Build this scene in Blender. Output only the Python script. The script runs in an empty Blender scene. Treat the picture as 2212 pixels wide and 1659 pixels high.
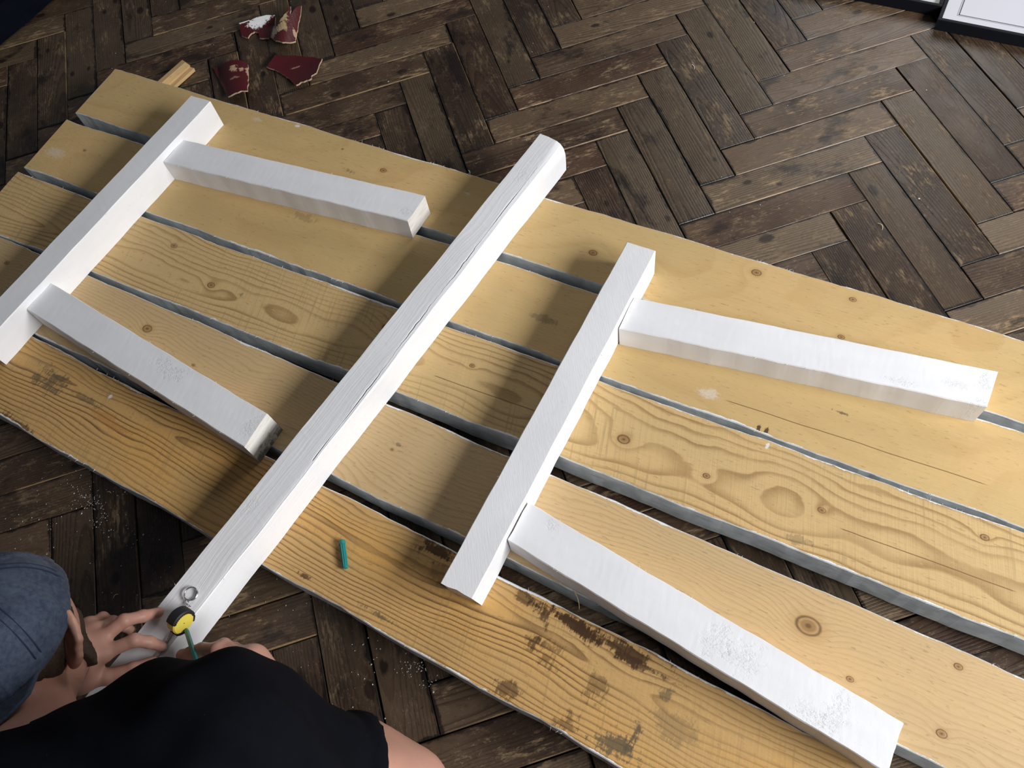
import bpy, bmesh, math, random
import numpy as np
from mathutils import Vector, Matrix, Quaternion

random.seed(7)
rng = np.random.default_rng(7)
scn = bpy.context.scene
COL = scn.collection

# ------------------------------------------------------------------ camera
F = 1778.752                       # focal length for a 2212 x 1659 picture
CAM = np.array([-0.72138, -1.16649, 1.19108])
RR = np.array([[0.9519993, -0.2844963, -0.1129561],      # right
               [-0.3028781, -0.8220960, -0.4821027],     # down
               [0.0442957, 0.4931734, -0.8688026]])      # forward
cam_data = bpy.data.cameras.new('camera')
cam_data.sensor_fit = 'HORIZONTAL'; cam_data.sensor_width = 36.0
cam_data.lens = F / 2212 * 36.0
cam_data.clip_start = 0.02
cam = bpy.data.objects.new('camera', cam_data); COL.objects.link(cam)
m = Matrix(((RR[0][0], -RR[1][0], -RR[2][0], CAM[0]),
            (RR[0][1], -RR[1][1], -RR[2][1], CAM[1]),
            (RR[0][2], -RR[1][2], -RR[2][2], CAM[2]),
            (0, 0, 0, 1)))
cam.matrix_world = m
scn.camera = cam

# ------------------------------------------------------------------ world, windows, exposure
world = bpy.data.worlds.new('room_ambient'); scn.world = world
world.use_nodes = True
bg = world.node_tree.nodes['Background']
bg.inputs[0].default_value = (0.80, 0.86, 1.0, 1)
bg.inputs[1].default_value = 0.085

def window_light(name, az, el, dist, size, power, col, target=(-0.25, -0.5, 0.05)):
    a, e = math.radians(az), math.radians(el)
    d = Vector((math.cos(e) * math.cos(a), math.cos(e) * math.sin(a), math.sin(e)))
    L = bpy.data.lights.new(name, 'AREA'); L.shape = 'RECTANGLE'
    L.size, L.size_y = size; L.energy = power; L.color = col
    o = bpy.data.objects.new(name, L); COL.objects.link(o)
    o.location = Vector(target) + d * dist
    o.rotation_euler = (-d).to_track_quat('-Z', 'Y').to_euler()
    return o
window_light('window_daylight', -48, 33, 2.8, (1.8, 0.72), 128, (1.0, 0.99, 0.985))
window_light('second_window_daylight', 46, 40, 2.8, (1.3, 1.3), 24, (1.0, 0.965, 0.92), (0.3, 0.0, 0.0))

vs = scn.view_settings
vs.view_transform = 'Standard'; vs.look = 'None'; vs.gamma = 1.0; vs.use_curve_mapping = False
vs.exposure = 0.0

# ------------------------------------------------------------------ helpers
def ray(u, v, z=0.0):
    """the point of the horizontal plane at height z seen at picture point (u, v)"""
    d = RR.T @ np.array([(u - 1106) / F, (v - 829.5) / F, 1.0])
    return CAM + (z - CAM[2]) / d[2] * d

def at(u, v, z=0.0):
    return Vector(ray(u, v, z))

def project(P):
    c = (np.asarray(P, float) - CAM) @ RR.T
    return np.c_[1106 + F * c[:, 0] / c[:, 2], 829.5 + F * c[:, 1] / c[:, 2]]

def new_obj(name, me, mats, parent=None, loc=(0, 0, 0), rotz=0.0, smooth=False):
    for mt in (mats if isinstance(mats, (list, tuple)) else [mats]):
        me.materials.append(mt)
    if smooth:
        me.polygons.foreach_set('use_smooth', [True] * len(me.polygons))
    o = bpy.data.objects.new(name, me)
    COL.objects.link(o)
    o.location = loc; o.rotation_euler = (0, 0, rotz)
    if parent is not None:
        o.parent = parent
    return o

def mesh_from(name, verts, faces, fmats=None):
    me = bpy.data.meshes.new(name)
    me.from_pydata([tuple(v) for v in verts], [], [tuple(f) for f in faces])
    if fmats is not None:
        me.polygons.foreach_set('material_index', fmats)
    me.update()
    return me

def tag(o, label, cat=None, group=None, kind=None):
    if label: o['label'] = label
    if cat: o['category'] = cat
    if group: o['group'] = group
    if kind: o['kind'] = kind
    return o

def empty(name, loc=(0, 0, 0), rotz=0.0):
    o = bpy.data.objects.new(name, None); COL.objects.link(o)
    o.location = loc; o.rotation_euler = (0, 0, rotz); o.empty_display_size = 0.05
    return o

def fix_normals(me):
    bm = bmesh.new(); bm.from_mesh(me)
    bmesh.ops.recalc_face_normals(bm, faces=bm.faces[:])
    bm.to_mesh(me); bm.free()

# ---- a small node-expression language
class S:
    def __init__(s, g, sock): s.g, s.k = g, sock
    def _m(s, op, *a): return s.g.math(op, s, *a)
    def __add__(s, o): return s._m('ADD', o)
    __radd__ = __add__
    def __sub__(s, o): return s._m('SUBTRACT', o)
    def __rsub__(s, o): return s.g.math('SUBTRACT', o, s)
    def __mul__(s, o): return s._m('MULTIPLY', o)
    __rmul__ = __mul__
    def __truediv__(s, o): return s._m('DIVIDE', o)
    def __neg__(s): return s * -1.0

class Mat:
    def __init__(s, name):
        s.mat = bpy.data.materials.new(name); s.mat.use_nodes = True
        s.nt = s.mat.node_tree; s.n = s.nt.nodes; s.l = s.nt.links
        s.bsdf = s.n['Principled BSDF']
    def put(s, sock, v):
        if isinstance(v, S): s.l.new(v.k, sock)
        elif v is not None: sock.default_value = v
    def math(s, op, *a, clamp=False):
        nd = s.n.new('ShaderNodeMath'); nd.operation = op; nd.use_clamp = clamp
        for i, x in enumerate(a): s.put(nd.inputs[i], x)
        return S(s, nd.outputs[0])
    def coord(s, kind='Object'):
        return S(s, s.n.new('ShaderNodeTexCoord').outputs[kind])
    def attr(s, name):
        nd = s.n.new('ShaderNodeAttribute'); nd.attribute_name = name
        return S(s, nd.outputs['Vector'])
    def sep(s, v):
        nd = s.n.new('ShaderNodeSeparateXYZ'); s.put(nd.inputs[0], v)
        return [S(s, nd.outputs[i]) for i in range(3)]
    def vec(s, x, y, z=0.0):
        nd = s.n.new('ShaderNodeCombineXYZ')
        for i, q in enumerate((x, y, z)): s.put(nd.inputs[i], q)
        return S(s, nd.outputs[0])
    def rand(s):
        return S(s, s.n.new('ShaderNodeObjectInfo').outputs['Random'])
    def noise(s, v, scale=1.0, detail=3.0, rough=0.55, dist=0.0):
        nd = s.n.new('ShaderNodeTexNoise'); s.put(nd.inputs['Vector'], v)
        nd.inputs['Scale'].default_value = scale; nd.inputs['Detail'].default_value = detail
        nd.inputs['Roughness'].default_value = rough; nd.inputs['Distortion'].default_value = dist
        return S(s, nd.outputs[0])
    def voro(s, v, scale=1.0):
        nd = s.n.new('ShaderNodeTexVoronoi'); s.put(nd.inputs['Vector'], v)
        nd.inputs['Scale'].default_value = scale
        return S(s, nd.outputs['Distance'])
    def step(s, x, a, b, lo=0.0, hi=1.0):
        nd = s.n.new('ShaderNodeMapRange'); nd.interpolation_type = 'SMOOTHSTEP'
        s.put(nd.inputs[0], x)
        for i, q in enumerate((a, b, lo, hi)): s.put(nd.inputs[i + 1], q)
        return S(s, nd.outputs[0])
    def mix(s, a, b, f, mode='MIX'):
        nd = s.n.new('ShaderNodeMix'); nd.data_type = 'RGBA'; nd.blend_type = mode
        s.put(nd.inputs[0], f)
        for i, q in ((6, a), (7, b)):
            if isinstance(q, tuple) and len(q) == 3: q = q + (1.0,)
            s.put(nd.inputs[i], q)
        return S(s, nd.outputs[2])
    def bump(s, h, strength=0.5, dist=0.001, normal=None):
        nd = s.n.new('ShaderNodeBump'); s.put(nd.inputs['Height'], h)
        nd.inputs['Strength'].default_value = strength; nd.inputs['Distance'].default_value = dist
        if normal is not None: s.put(nd.inputs['Normal'], normal)
        return S(s, nd.outputs[0])
    def out(s, color=None, rough=None, normal=None, metal=None, spec=None, **kw):
        if isinstance(color, tuple) and len(color) == 3: color = color + (1.0,)
        s.put(s.bsdf.inputs['Base Color'], color); s.put(s.bsdf.inputs['Roughness'], rough)
        s.put(s.bsdf.inputs['Normal'], normal); s.put(s.bsdf.inputs['Metallic'], metal)
        s.put(s.bsdf.inputs['Specular IOR Level'], spec)
        for k, v in kw.items(): s.put(s.bsdf.inputs[k], v)
        return s.mat

def plain(name, col, rough=0.5, metal=0.0, spec=0.5, var=0.12, scale=60):
    g = Mat(name); p = g.coord()
    n = g.noise(p, scale, 3)
    c = g.mix(tuple(x * (1 - var) for x in col), tuple(min(1, x * (1 + var)) for x in col), n)
    return g.out(c, rough, g.bump(n, 0.15, 0.0006), metal, spec)

# ------------------------------------------------------------------ parquet floor
def floor_material(name, tone):
    g = Mat(name)
    r = g.rand(); p = g.coord(); x, y, z = g.sep(p)
    r2 = g.math('FRACT', r * 17.31); r3 = g.math('FRACT', r * 91.7); r4 = g.math('FRACT', r * 53.9)
    q = g.vec(x + r * 31.0, y + r2 * 9.0, r3 * 5.0)
    qx, qy, qz = g.sep(q)
    warp = g.noise(g.vec(qx * 5.0, qy * 9.0, qz), 1.0, 2)
    yy = y + (r2 - 0.5) * 0.09 + (warp - 0.5) * 0.016
    rr = g.math('SQRT', yy * yy + (r3 * 0.03 + 0.004 + (x + 0.17) * (r4 - 0.3) * 0.10) * (r3 * 0.03 + 0.004 + (x + 0.17) * (r4 - 0.3) * 0.10))
    fr = g.math('FRACT', rr * 260.0)
    ring = g.step(fr, 0.35, 0.9) * g.step(fr, 0.9, 1.0, 1.0, 0.0)
    big = g.noise(q, 9.0, 4, 0.6)
    fibre = g.noise(g.vec(qx * 26.0, qy * 420.0, qz), 1.0, 3, 0.65)
    scr = g.noise(g.vec(qx * 38.0, qy * 190.0, qz + 3.0), 1.0, 4, 0.72)
    wear = g.noise(g.vec(qx * 14.0, qy * 26.0, qz + 7.0), 1.0, 5, 0.68)
    amt = g.math('FRACT', r * 7.77)
    base = g.mix((0.034, 0.0225, 0.0175), (0.090, 0.067, 0.051), g.step(big, 0.25, 0.78))
    base = g.mix(base, (0.058, 0.026, 0.018), g.step(r4, 0.55, 0.95, 0.0, 0.35))
    base = g.mix(base, (0.155, 0.128, 0.096), g.step(r2, 0.25, 1.0, 0.0, 0.55))
    base = g.mix(base, (0.020, 0.012, 0.010), ring * g.step(r3, 0.2, 0.9, 0.10, 0.55))
    base = g.mix(base, (0.024, 0.016, 0.014), g.step(fibre, 0.54, 0.74, 0.0, 0.36))
    worn = g.step(wear, 0.50, 0.66) * g.step(scr, 0.46, 0.58)
    base = g.mix(base, (0.27, 0.215, 0.15), worn * g.step(amt, 0.0, 1.0, 0.35, 0.95))
    gsp = g.noise(g.vec(qx * 120.0, qy * 260.0, qz + 11.0), 1.0, 4, 0.75)
    base = g.mix(base, (0.23, 0.185, 0.135), g.step(gsp, 0.57, 0.66, 0.0, 0.55) * g.step(wear, 0.32, 0.55))
    base = g.mix(base, (0.016, 0.010, 0.009), g.step(gsp, 0.40, 0.32, 0.0, 0.55))
    # knots
    for k, (a, b) in enumerate(((1.0, 2.0), (3.3, 5.1))):
        kx = (g.math('FRACT', r * (211.0 * a)) - 0.5) * 0.27
        ky = (g.math('FRACT', r * (137.0 * b)) - 0.5) * 0.050
        ks = g.math('FRACT', r * (71.0 * b))
        dx = x - kx; dy = y - ky
        d = g.math('SQRT', dx * dx * 0.35 + dy * dy) + (warp - 0.5) * 0.014 + (gsp - 0.5) * 0.006
        base = g.mix(base, (0.014, 0.008, 0.006), g.step(d - ks * ks * 0.007, -0.001, 0.0035, 0.9, 0.0) * g.step(ks, 0.30, 0.45))
    blot = g.noise(g.vec(qx * 8.0, qy * 15.0, qz + 1.0), 1.0, 5, 0.68)
    base = g.mix(base, (0.013, 0.009, 0.009), g.step(blot, 0.55, 0.68, 0.0, 0.85))
    # dirt in the joints, exposed pale wood on one long edge
    ed = g.attr('edge'); eu, el_, ee = g.sep(ed)
    en = g.noise(g.vec(qx * 60.0, qy * 60.0, qz), 1.0, 3)
    eb = g.noise(g.vec(qx * 13.0, 0.5, qz), 1.0, 2)
    base = g.mix(base, (0.33, 0.25, 0.16), g.step(el_ + (en - 0.5) * 0.004, 0.0010, 0.0024, 1.0, 0.0) * g.step(amt, 0.30, 0.8, 0.0, 0.6) * g.step(eb, 0.40, 0.56))
    dirt = g.math('MINIMUM', eu, ee)
    base = g.mix(base, (0.010, 0.007, 0.007), g.step(dirt + (en - 0.5) * 0.014 + (eb - 0.55) * 0.016, 0.0, 0.0040, 0.92, 0.0))
    fl = g.noise(g.vec(qx, qy, qz), 330.0, 2, 0.5)
    base = g.mix(base, (0.30, 0.27, 0.24), g.step(fl, 0.735, 0.77, 0.0, 0.7))
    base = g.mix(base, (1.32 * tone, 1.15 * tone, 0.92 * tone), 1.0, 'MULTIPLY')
    h = fibre * 0.3 + gsp * 0.5 + wear * 0.7 - ring * 0.4 + big * 0.6
    rough = g.step(wear, 0.35, 0.75, 0.37, 0.52)
    return g.out(base, rough, g.bump(h, 0.45, 0.0012), spec=0.45)
M_floor = floor_material('old_parquet_painted_sheen', 0.98)  # paler copy for A blocks: sheen on their grain painted into the colour
M_floor2 = floor_material('old_parquet_without_sheen', 0.60)  # same wood for B blocks, colour darkened for lack of that sheen
M_sub = plain('dusty_joint_bed', (0.012, 0.009, 0.008), 0.95, spec=0.1)

W = 0.07; LB = 4.671377 * W
def block_mesh(ln, wd, hgt=0.012, bev=0.0011):
    xs = [-ln / 2, -ln / 2 + bev, ln / 2 - bev, ln / 2]
    ys = [-wd / 2, -wd / 2 + bev, wd / 2 - bev, wd / 2]
    v = []; f = []
    hx, hy = ln / 2, wd / 2
    v += [(-hx, -hy, -hgt), (hx, -hy, -hgt), (hx, hy, -hgt), (-hx, hy, -hgt)]
    v += [(-hx, -hy, -bev), (hx, -hy, -bev), (hx, hy, -bev), (-hx, hy, -bev)]
    b = bev
    v += [(-hx + b, -hy + b, 0), (hx - b, -hy + b, 0), (hx - b, hy - b, 0), (-hx + b, hy - b, 0)]
    for i in range(4):
        j = (i + 1) % 4
        f += [(i, j, 4 + j, 4 + i), (4 + i, 4 + j, 8 + j, 8 + i)]
    f += [(8, 9, 10, 11), (3, 2, 1, 0)]
    # finer top so that the edge distances interpolate correctly
    me = mesh_from('block', v, f)
    bm = bmesh.new(); bm.from_mesh(me)
    for no, co in (((1, 0, 0), -hx + 0.012), ((1, 0, 0), hx - 0.012), ((0, 1, 0), -hy + 0.012), ((0, 1, 0), hy - 0.012)):
        c = Vector(no) * co
        bmesh.ops.bisect_plane(bm, geom=bm.verts[:] + bm.edges[:] + bm.faces[:], plane_co=c, plane_no=no)
    bm.to_mesh(me); bm.free()
    at_ = me.attributes.new('edge', 'FLOAT_VECTOR', 'POINT')
    co = np.empty(len(me.vertices) * 3); me.vertices.foreach_get('co', co); co = co.reshape(-1, 3)
    e = np.c_[co[:, 1] * -1 + hy, co[:, 1] + hy, hx - np.abs(co[:, 0])]
    at_.data.foreach_set('vector', e.ravel())
    return me
block_variants = [block_mesh(LB - g, W - g * 0.9, bev=b) for g, b in
                  ((0.0010, 0.0006), (0.0014, 0.0008), (0.0022, 0.0009), (0.0012, 0.0012))]
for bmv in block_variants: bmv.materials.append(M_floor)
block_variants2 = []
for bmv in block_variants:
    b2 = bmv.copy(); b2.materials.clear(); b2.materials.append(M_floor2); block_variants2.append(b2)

floor = empty('floor'); floor['kind'] = 'structure'
floor['label'] = 'dark worn herringbone parquet floor'
sub = mesh_from('bed', [(-3.2, -3.2, -0.013), (2.6, -3.2, -0.013), (2.6, 3.2, -0.013), (-3.2, 3.2, -0.013)], [(0, 1, 2, 3)])
new_obj('floor_bed', sub, M_sub, floor)

def lattice():
    L = LB / W
    for c in range(-9, 10):
        for i in range(-40, 45):
            yield ('A', (c * L - i + L / 2) * W, -(c * L + i + 0.5) * W)
            yield ('B', (c * L - i + 0.5) * W, -(c * L + i - L / 2) * W)
far = []
for kind, cx, cy in lattice():
    if not (-3.1 < cx < 2.5 and -3.1 < cy < 3.1): continue
    hx, hy = (LB / 2, W / 2) if kind == 'A' else (W / 2, LB / 2)
    pts = np.array([[cx + a * hx, cy + b * hy, 0] for a in (-1, 0, 1) for b in (-1, 0, 1)])
    cz = (pts - CAM) @ RR[2]
    near = False
    if cz.min() > 0.2:
        pp = project(pts)
        near = bool(((pp[:, 0] > -20) & (pp[:, 0] < 2232) & (pp[:, 1] > -20) & (pp[:, 1] < 1679)).any())
    if near:
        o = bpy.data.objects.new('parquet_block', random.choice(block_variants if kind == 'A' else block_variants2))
        COL.objects.link(o); o.parent = floor
        o.location = (cx + random.gauss(0, 0.0005), cy + random.gauss(0, 0.0005), random.uniform(-0.0011, 0.0))
        o.rotation_euler = (random.gauss(0, 0.0022), random.gauss(0, 0.0012), (0 if kind == 'A' else math.pi / 2) + random.gauss(0, 0.0012))
        if random.random() < 0.5: o.rotation_euler[2] += math.pi if kind == 'B' else 0
    else:
        far.append((kind, cx, cy))
fv, ff, fe = [], [], []
bmv = block_variants[0]
bco = np.empty(len(bmv.vertices) * 3); bmv.vertices.foreach_get('co', bco); bco = bco.reshape(-1, 3)
bed = np.empty(len(bmv.vertices) * 3); bmv.attributes['edge'].data.foreach_get('vector', bed)
bfc = [tuple(p.vertices) for p in bmv.polygons]
for kind, cx, cy in far:
    base = len(fv)
    P = bco if kind == 'A' else np.c_[-bco[:, 1], bco[:, 0], bco[:, 2]]
    fv += list(map(tuple, P + np.array([cx, cy, -0.0005])))
    ff += [tuple(base + i for i in f) for f in bfc]; fe.append(bed)
me = mesh_from('outer_blocks', fv, ff)
a_ = me.attributes.new('edge', 'FLOAT_VECTOR', 'POINT'); a_.data.foreach_set('vector', np.concatenate(fe))
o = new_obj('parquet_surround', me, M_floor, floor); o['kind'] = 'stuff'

# ------------------------------------------------------------------ planks
ZT, ZB = 0.072, 0.020
def pine(name, seed, light, dark, vc, z0, slope, freq, ringamt, knots=(), stains=(), saw=0.0, width=0.14,
         mott=0.5, crack=None, patch=(), warm=(0.70, 0.45, 0.20)):
    g = Mat(name)
    x, y, z = g.sep(g.coord()); b = g.attr('board'); bx, du, dl = g.sep(b)
    n1 = g.noise(g.vec(x * 2.3 + seed, y * 7.0, seed), 1.0, 2)
    n2 = g.noise(g.vec(x * 11.0 + seed, y * 30.0, seed), 1.0, 3)
    yy = y - vc + (n1 - 0.5) * 0.07 + (n2 - 0.5) * 0.010
    zz = (x * slope + z0) + (g.noise(g.vec(x * 3.7, y * 3.0, seed + 9.0), 1.0, 2) - 0.5) * 0.05
    r = g.math('SQRT', yy * yy + zz * zz)
    kd = []
    for (kx, ky, kr) in knots:
        dx, dy = x - kx, y - ky
        d = g.math('SQRT', dx * dx * 0.55 + dy * dy)
        kd.append((d, kr))
        r = r + g.math('EXPONENT', -(d * d) / (kr * kr * 9.0)) * (kr * 1.7)
    f = g.math('FRACT', r * freq + (n2 - 0.5) * 0.35)
    ring = g.step(f, 0.30, 0.84) * g.step(f, 0.86, 0.98, 1.0, 0.0)
    ring = ring * ring
    fine = g.noise(g.vec(x * 14.0 + seed, y * 620.0, seed), 1.0, 3, 0.6)
    fleck = g.noise(g.vec(x * 75.0 + seed, y * 330.0, seed + 4.0), 1.0, 2, 0.55)
    mot = g.noise(g.vec(x * 3.1 + seed, y * 9.0, seed + 2.0), 1.0, 4, 0.6)
    c = g.mix(light, warm, g.step(mot, 0.42, 0.75, 0.0, mott))
    rs = g.noise(g.vec(x * 4.0, y * 20.0, seed + 6.0), 1.0, 2)
    c = g.mix(c, dark, ring * g.step(rs, 0.3, 0.7, 0.35, 1.0) * ringamt)
    c = g.mix(c, tuple(q * 0.78 for q in light), g.step(fine, 0.45, 0.75, 0.0, 0.35))
    c = g.mix(c, tuple(q * 0.50 for q in light), g.step(fleck, 0.62, 0.74, 0.0, 0.50))
    c = g.mix(c, tuple(min(1, q * 1.22) for q in light), g.step(fleck, 0.34, 0.24, 0.0, 0.35))
    h = fine * 0.35 + fleck * 0.75 - ring * 0.10
    if saw:
        sw = g.noise(g.vec(x * 230.0 + y * 60.0, y * 6.0, seed), 1.0, 2, 0.7)
        sw2 = g.noise(g.vec(x * 5.0, y * 14.0, seed + 5.0), 1.0, 2)
        msk = g.step(sw2, 0.40, 0.60)
        c = g.mix(c, tuple(q * 0.66 for q in light), g.step(sw, 0.53, 0.72) * msk * saw)
        h = h + sw * 0.9 * saw
    for (d, kr) in kd:
        c = g.mix(c, (0.42, 0.24, 0.09), g.step(d, kr * 0.7, kr * 2.6, 0.50, 0.0))
        c = g.mix(c, (0.10, 0.052, 0.022), g.step(d + (n2 - 0.5) * kr * 0.5, kr * 0.75, kr * 1.05) * g.step(d, kr * 1.05, kr * 1.35, 1.0, 0.0) * 0.8)
        c = g.mix(c, (0.26, 0.145, 0.055), g.step(d, kr * 0.55, kr * 0.95, 0.75, 0.0))
        c = g.mix(c, (0.09, 0.045, 0.02), g.step(d, kr * 0.12, kr * 0.42, 0.7, 0.0))
        h = h + g.step(d, kr * 0.8, kr * 1.1, 0.5, 0.0)
    for (sx, sy, rx, ry, col, am) in stains:
        dx, dy = (x - sx) / rx, (y - sy) / ry
        d = g.math('SQRT', dx * dx + dy * dy)
        sn = g.noise(g.vec(x * 210.0 + seed, y * 62.0, sx), 1.0, 5, 0.78)
        sm = g.noise(g.vec(x * 24.0 + seed, y * 60.0, sx + 2.0), 1.0, 3, 0.6)
        c = g.mix(c, col, g.step(d * 0.60 + (sn - 0.5) * 2.0 + (sm - 0.5) * 1.9, 0.24, 0.60, am, 0.0))
    for (sx, sy, rx, ry, am) in patch:      # thin smears of white paint
        dx, dy = (x - sx) / rx, (y - sy) / ry
        d = g.math('SQRT', dx * dx + dy * dy)
        sn = g.noise(g.vec(x * 160.0, y * 260.0, sx), 1.0, 3, 0.7)
        c = g.mix(c, (0.74, 0.74, 0.72), g.step(d + (sn - 0.5) * 2.4, 0.35, 1.0, am, 0.0))
    if crack:
        for (x0, y0, x1, y1) in crack:
            t = (x - x0) / (x1 - x0)
            yc = t * (y1 - y0) + y0 + (g.noise(g.vec(x * 12.0, 0.0, seed), 1.0, 2) - 0.5) * 0.004
            inside = g.step(t, 0.0, 0.04) * g.step(t, 0.96, 1.0, 1.0, 0.0)
            c = g.mix(c, (0.16, 0.085, 0.03), g.step(g.math('ABSOLUTE', y - yc), 0.0004, 0.0010, 0.85, 0.0) * inside)
    # paint lapping over the arrises
    pn = g.noise(g.vec(x * 55.0 + seed, y * 60.0, seed), 1.0, 4, 0.7)
    pn2 = g.noise(g.vec(x * 7.0 + seed, y * 3.0, seed), 1.0, 2)
    e = g.math('MINIMUM', du, dl)
    lap = g.step(e - (pn - 0.40) * 0.0075 - (pn2 - 0.45) * 0.010, -0.0003, 0.0006, 1.0, 0.0)
    c = g.mix(c, (0.76, 0.775, 0.80), lap)
    return g.out(c, 0.62, g.bump(h + lap * 0.8, 0.55, 0.0009), spec=0.3)

def paint_mat(name, col=(0.83, 0.84, 0.865), relief=0.35, rx=9.0, ry=210.0, rough=0.5, chips=(), streak=0.0, under=(0.60, 0.63, 0.62), dirty=0.0):
    g = Mat(name); x, y, z = g.sep(g.coord())
    w = g.noise(g.vec(x * 6.0, y * 16.0, z * 16.0), 1.0, 3)
    gr = g.noise(g.vec(x * rx, y * ry + (w - 0.5) * 7.0, z * ry), 1.0, 4, 0.62)
    pim = g.noise(g.vec(x, y, z), 420.0, 2)
    spk = g.noise(g.vec(x * 1.0, y * 1.0, z), 90.0, 4, 0.6)
    c = g.mix(col, tuple(q * 0.93 for q in col), g.step(w, 0.35, 0.7))
    c = g.mix(c, (0.72, 0.68, 0.62), g.step(spk, 0.62, 0.74, 0.0, 0.35))
    h = gr * relief * 1.5 + pim * 0.08
    for (cx, cy, rr_x, rr_y) in chips:
        dx, dy = (x - cx) / rr_x, (y - cy) / rr_y
        d = g.math('SQRT', dx * dx + dy * dy)
        k = g.noise(g.vec(x * 0.8, y * 1.2, 0.3), 210.0, 5, 0.75)
        mk = g.step(d + (spk - 0.5) * 2.2, 0.35, 1.05, 1.0, 0.0)
        c = g.mix(c, (0.40, 0.36, 0.31), mk * g.step(k, 0.60, 0.72, 0.0, 0.55))
        h = h - mk * g.step(k, 0.42, 0.66) * 0.5
    if streak:
        st = g.noise(g.vec(x * 20.0 + y * 55.0, y * 420.0 - x * 300.0, z * 4.0), 1.0, 2, 0.7)
        h = h + st * streak
    if dirty:
        dn = g.noise(g.vec(x, y, z), 28.0, 5, 0.65)
        c = g.mix(c, under, g.step(dn, 0.38, 0.62, 0.0, dirty))
        c = g.mix(c, tuple(q * 0.6 for q in under), g.step(g.noise(g.vec(x * 30.0, y * 30.0, z * 200.0), 1.0, 3), 0.52, 0.72, 0.0, dirty * 0.6))
    return g.out(c, rough, g.bump(h, 0.55, 0.0011), spec=0.35)

M_side = paint_mat('thinly_painted_plank_side', (0.70, 0.725, 0.735), 0.25, 40.0, 120.0, 0.6, dirty=0.75, under=(0.47, 0.50, 0.50))
def xy(X): return np.array([X[0], X[1]])
P_END = 0.62        # how far along +x (world) the planks run out of the picture

def plank(px_ul, px_ll, up_pts, lo_pts, mat_fn, label, length=2.25, wob=0.0008, ends=None):
    """one sawn plank; px_* are the picture points of its left end, up/lo two points on each long edge"""
    U0, U1 = (xy(ray(*p, ZT)) for p in up_pts)
    L0, L1 = (xy(ray(*p, ZT)) for p in lo_pts)
    dU = (U1 - U0) / np.linalg.norm(U1 - U0); dL = (L1 - L0) / np.linalg.norm(L1 - L0)
    d = (dU + dL) / np.linalg.norm(dU + dL); nrm = np.array([-d[1], d[0]])
    A = xy(ray(*px_ul, ZT)); B = xy(ray(*px_ll, ZT))
    A = U0 + dU * ((A - U0) @ dU); B = L0 + dL * ((B - L0) @ dL)
    org = A.copy(); ang = math.atan2(d[1], d[0])
    def loc(P): return np.array([(P - org) @ d, (P - org) @ nrm])
    NS = 150
    verts, faces, fm, board = [], [], [], []
    lenU = length; ph = random.random() * 50
    for i in range(NS + 1):
        t = i / NS
        Pu = loc(A + dU * lenU * t); Pl = loc(B + dL * (lenU * t + (1 - t) * 0))
        wu = wob * (math.sin(t * 37 + ph) + 0.8 * math.sin(t * 91 + ph * 2)) + random.gauss(0, 0.00035)
        wl = wob * (math.sin(t * 41 + ph * 3) + 0.8 * math.sin(t * 83 + ph)) + random.gauss(0, 0.00035)
        Pu = Pu + [0, wu]; Pl = Pl + [0, wl]
        wdt = Pu[1] - Pl[1]
        e = [0, 0]
        rows = [(Pu, 0, -(ZT - ZB)), (Pu, 0, -0.0012), (Pu - [0, 0.0014], 0.0014, 0.0), (Pu - [0, 0.016], 0.016, 0),
                (0.5 * (Pu + Pl), wdt / 2, 0), (Pl + [0, 0.016], 0.016, 0),
                (Pl + [0, 0.0014], 0.0014, 0.0), (Pl, 0, -0.0012), (Pl, 0, -(ZT - ZB))]
        for j, (P, e_, zz) in enumerate(rows):
            verts.append((P[0] + random.gauss(0, 0.0004) * (i in (0,)), P[1], ZT + zz))
            yy = P[1]
            board.append((P[0], Pu[1] - yy, yy - Pl[1]))
    R9 = 9
    for i in range(NS):
        for j in range(R9):
            a = i * R9 + j; b = i * R9 + (j + 1) % R9
            faces.append((a, b, b + R9, a + R9))
            fm.append(0 if 1 < j < 6 else 1)
    faces.append(tuple(reversed(range(R9)))); fm.append(1)
    faces.append(tuple(NS * R9 + j for j in range(R9))); fm.append(1)
    me = mesh_from('plank', verts, faces, fm)
    at_ = me.attributes.new('board', 'FLOAT_VECTOR', 'POINT')
    at_.data.foreach_set('vector', np.array(board, float).ravel())
    fix_normals(me)
    to_local = lambda px: loc(xy(ray(px[0], px[1], ZT)))
    top = mat_fn(to_local)
    root = new_obj('plank', me, [top, M_side], None, (org[0], org[1], 0), ang)
    tag(root, label, 'plank', 'pine planks side by side under the white beams')
    # frayed fibres of paint and wood along the sawn arrises
    fv_, ff_ = [], []
    cl = [random.random() for _ in range(13)]
    for k in range(48):
        t = random.choice(cl) + random.gauss(0, 0.012)
        if not 0 < t < 1: continue
        up = random.random() < 0.5
        P = loc((A + dU * lenU * t) if up else (B + dL * lenU * t))
        s = 1 if up else -1
        ln = random.uniform(0.0015, 0.0045) * (2.2 if random.random() < 0.08 else 1)
        a = random.uniform(-1.0, 1.0); dx = math.sin(a) * ln; dy = s * math.cos(a) * ln
        w_ = random.uniform(0.0002, 0.0005); b0 = len(fv_)
        z0 = ZT - 0.0006
        fv_ += [(P[0] - w_, P[1] - s * 0.001, z0), (P[0] + w_, P[1] - s * 0.001, z0), (P[0] + dx, P[1] + dy, z0 + random.uniform(0, 0.002)), (P[0], P[1] - s * 0.001, z0 + 0.0006)]
        ff_ += [(b0, b0 + 1, b0 + 2), (b0, b0 + 2, b0 + 3), (b0 + 1, b0 + 3, b0 + 2)]
    so = new_obj('splinter_fringe', mesh_from('fringe', fv_, ff_), M_fibre, root); so['kind'] = 'stuff'
    return root
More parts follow.
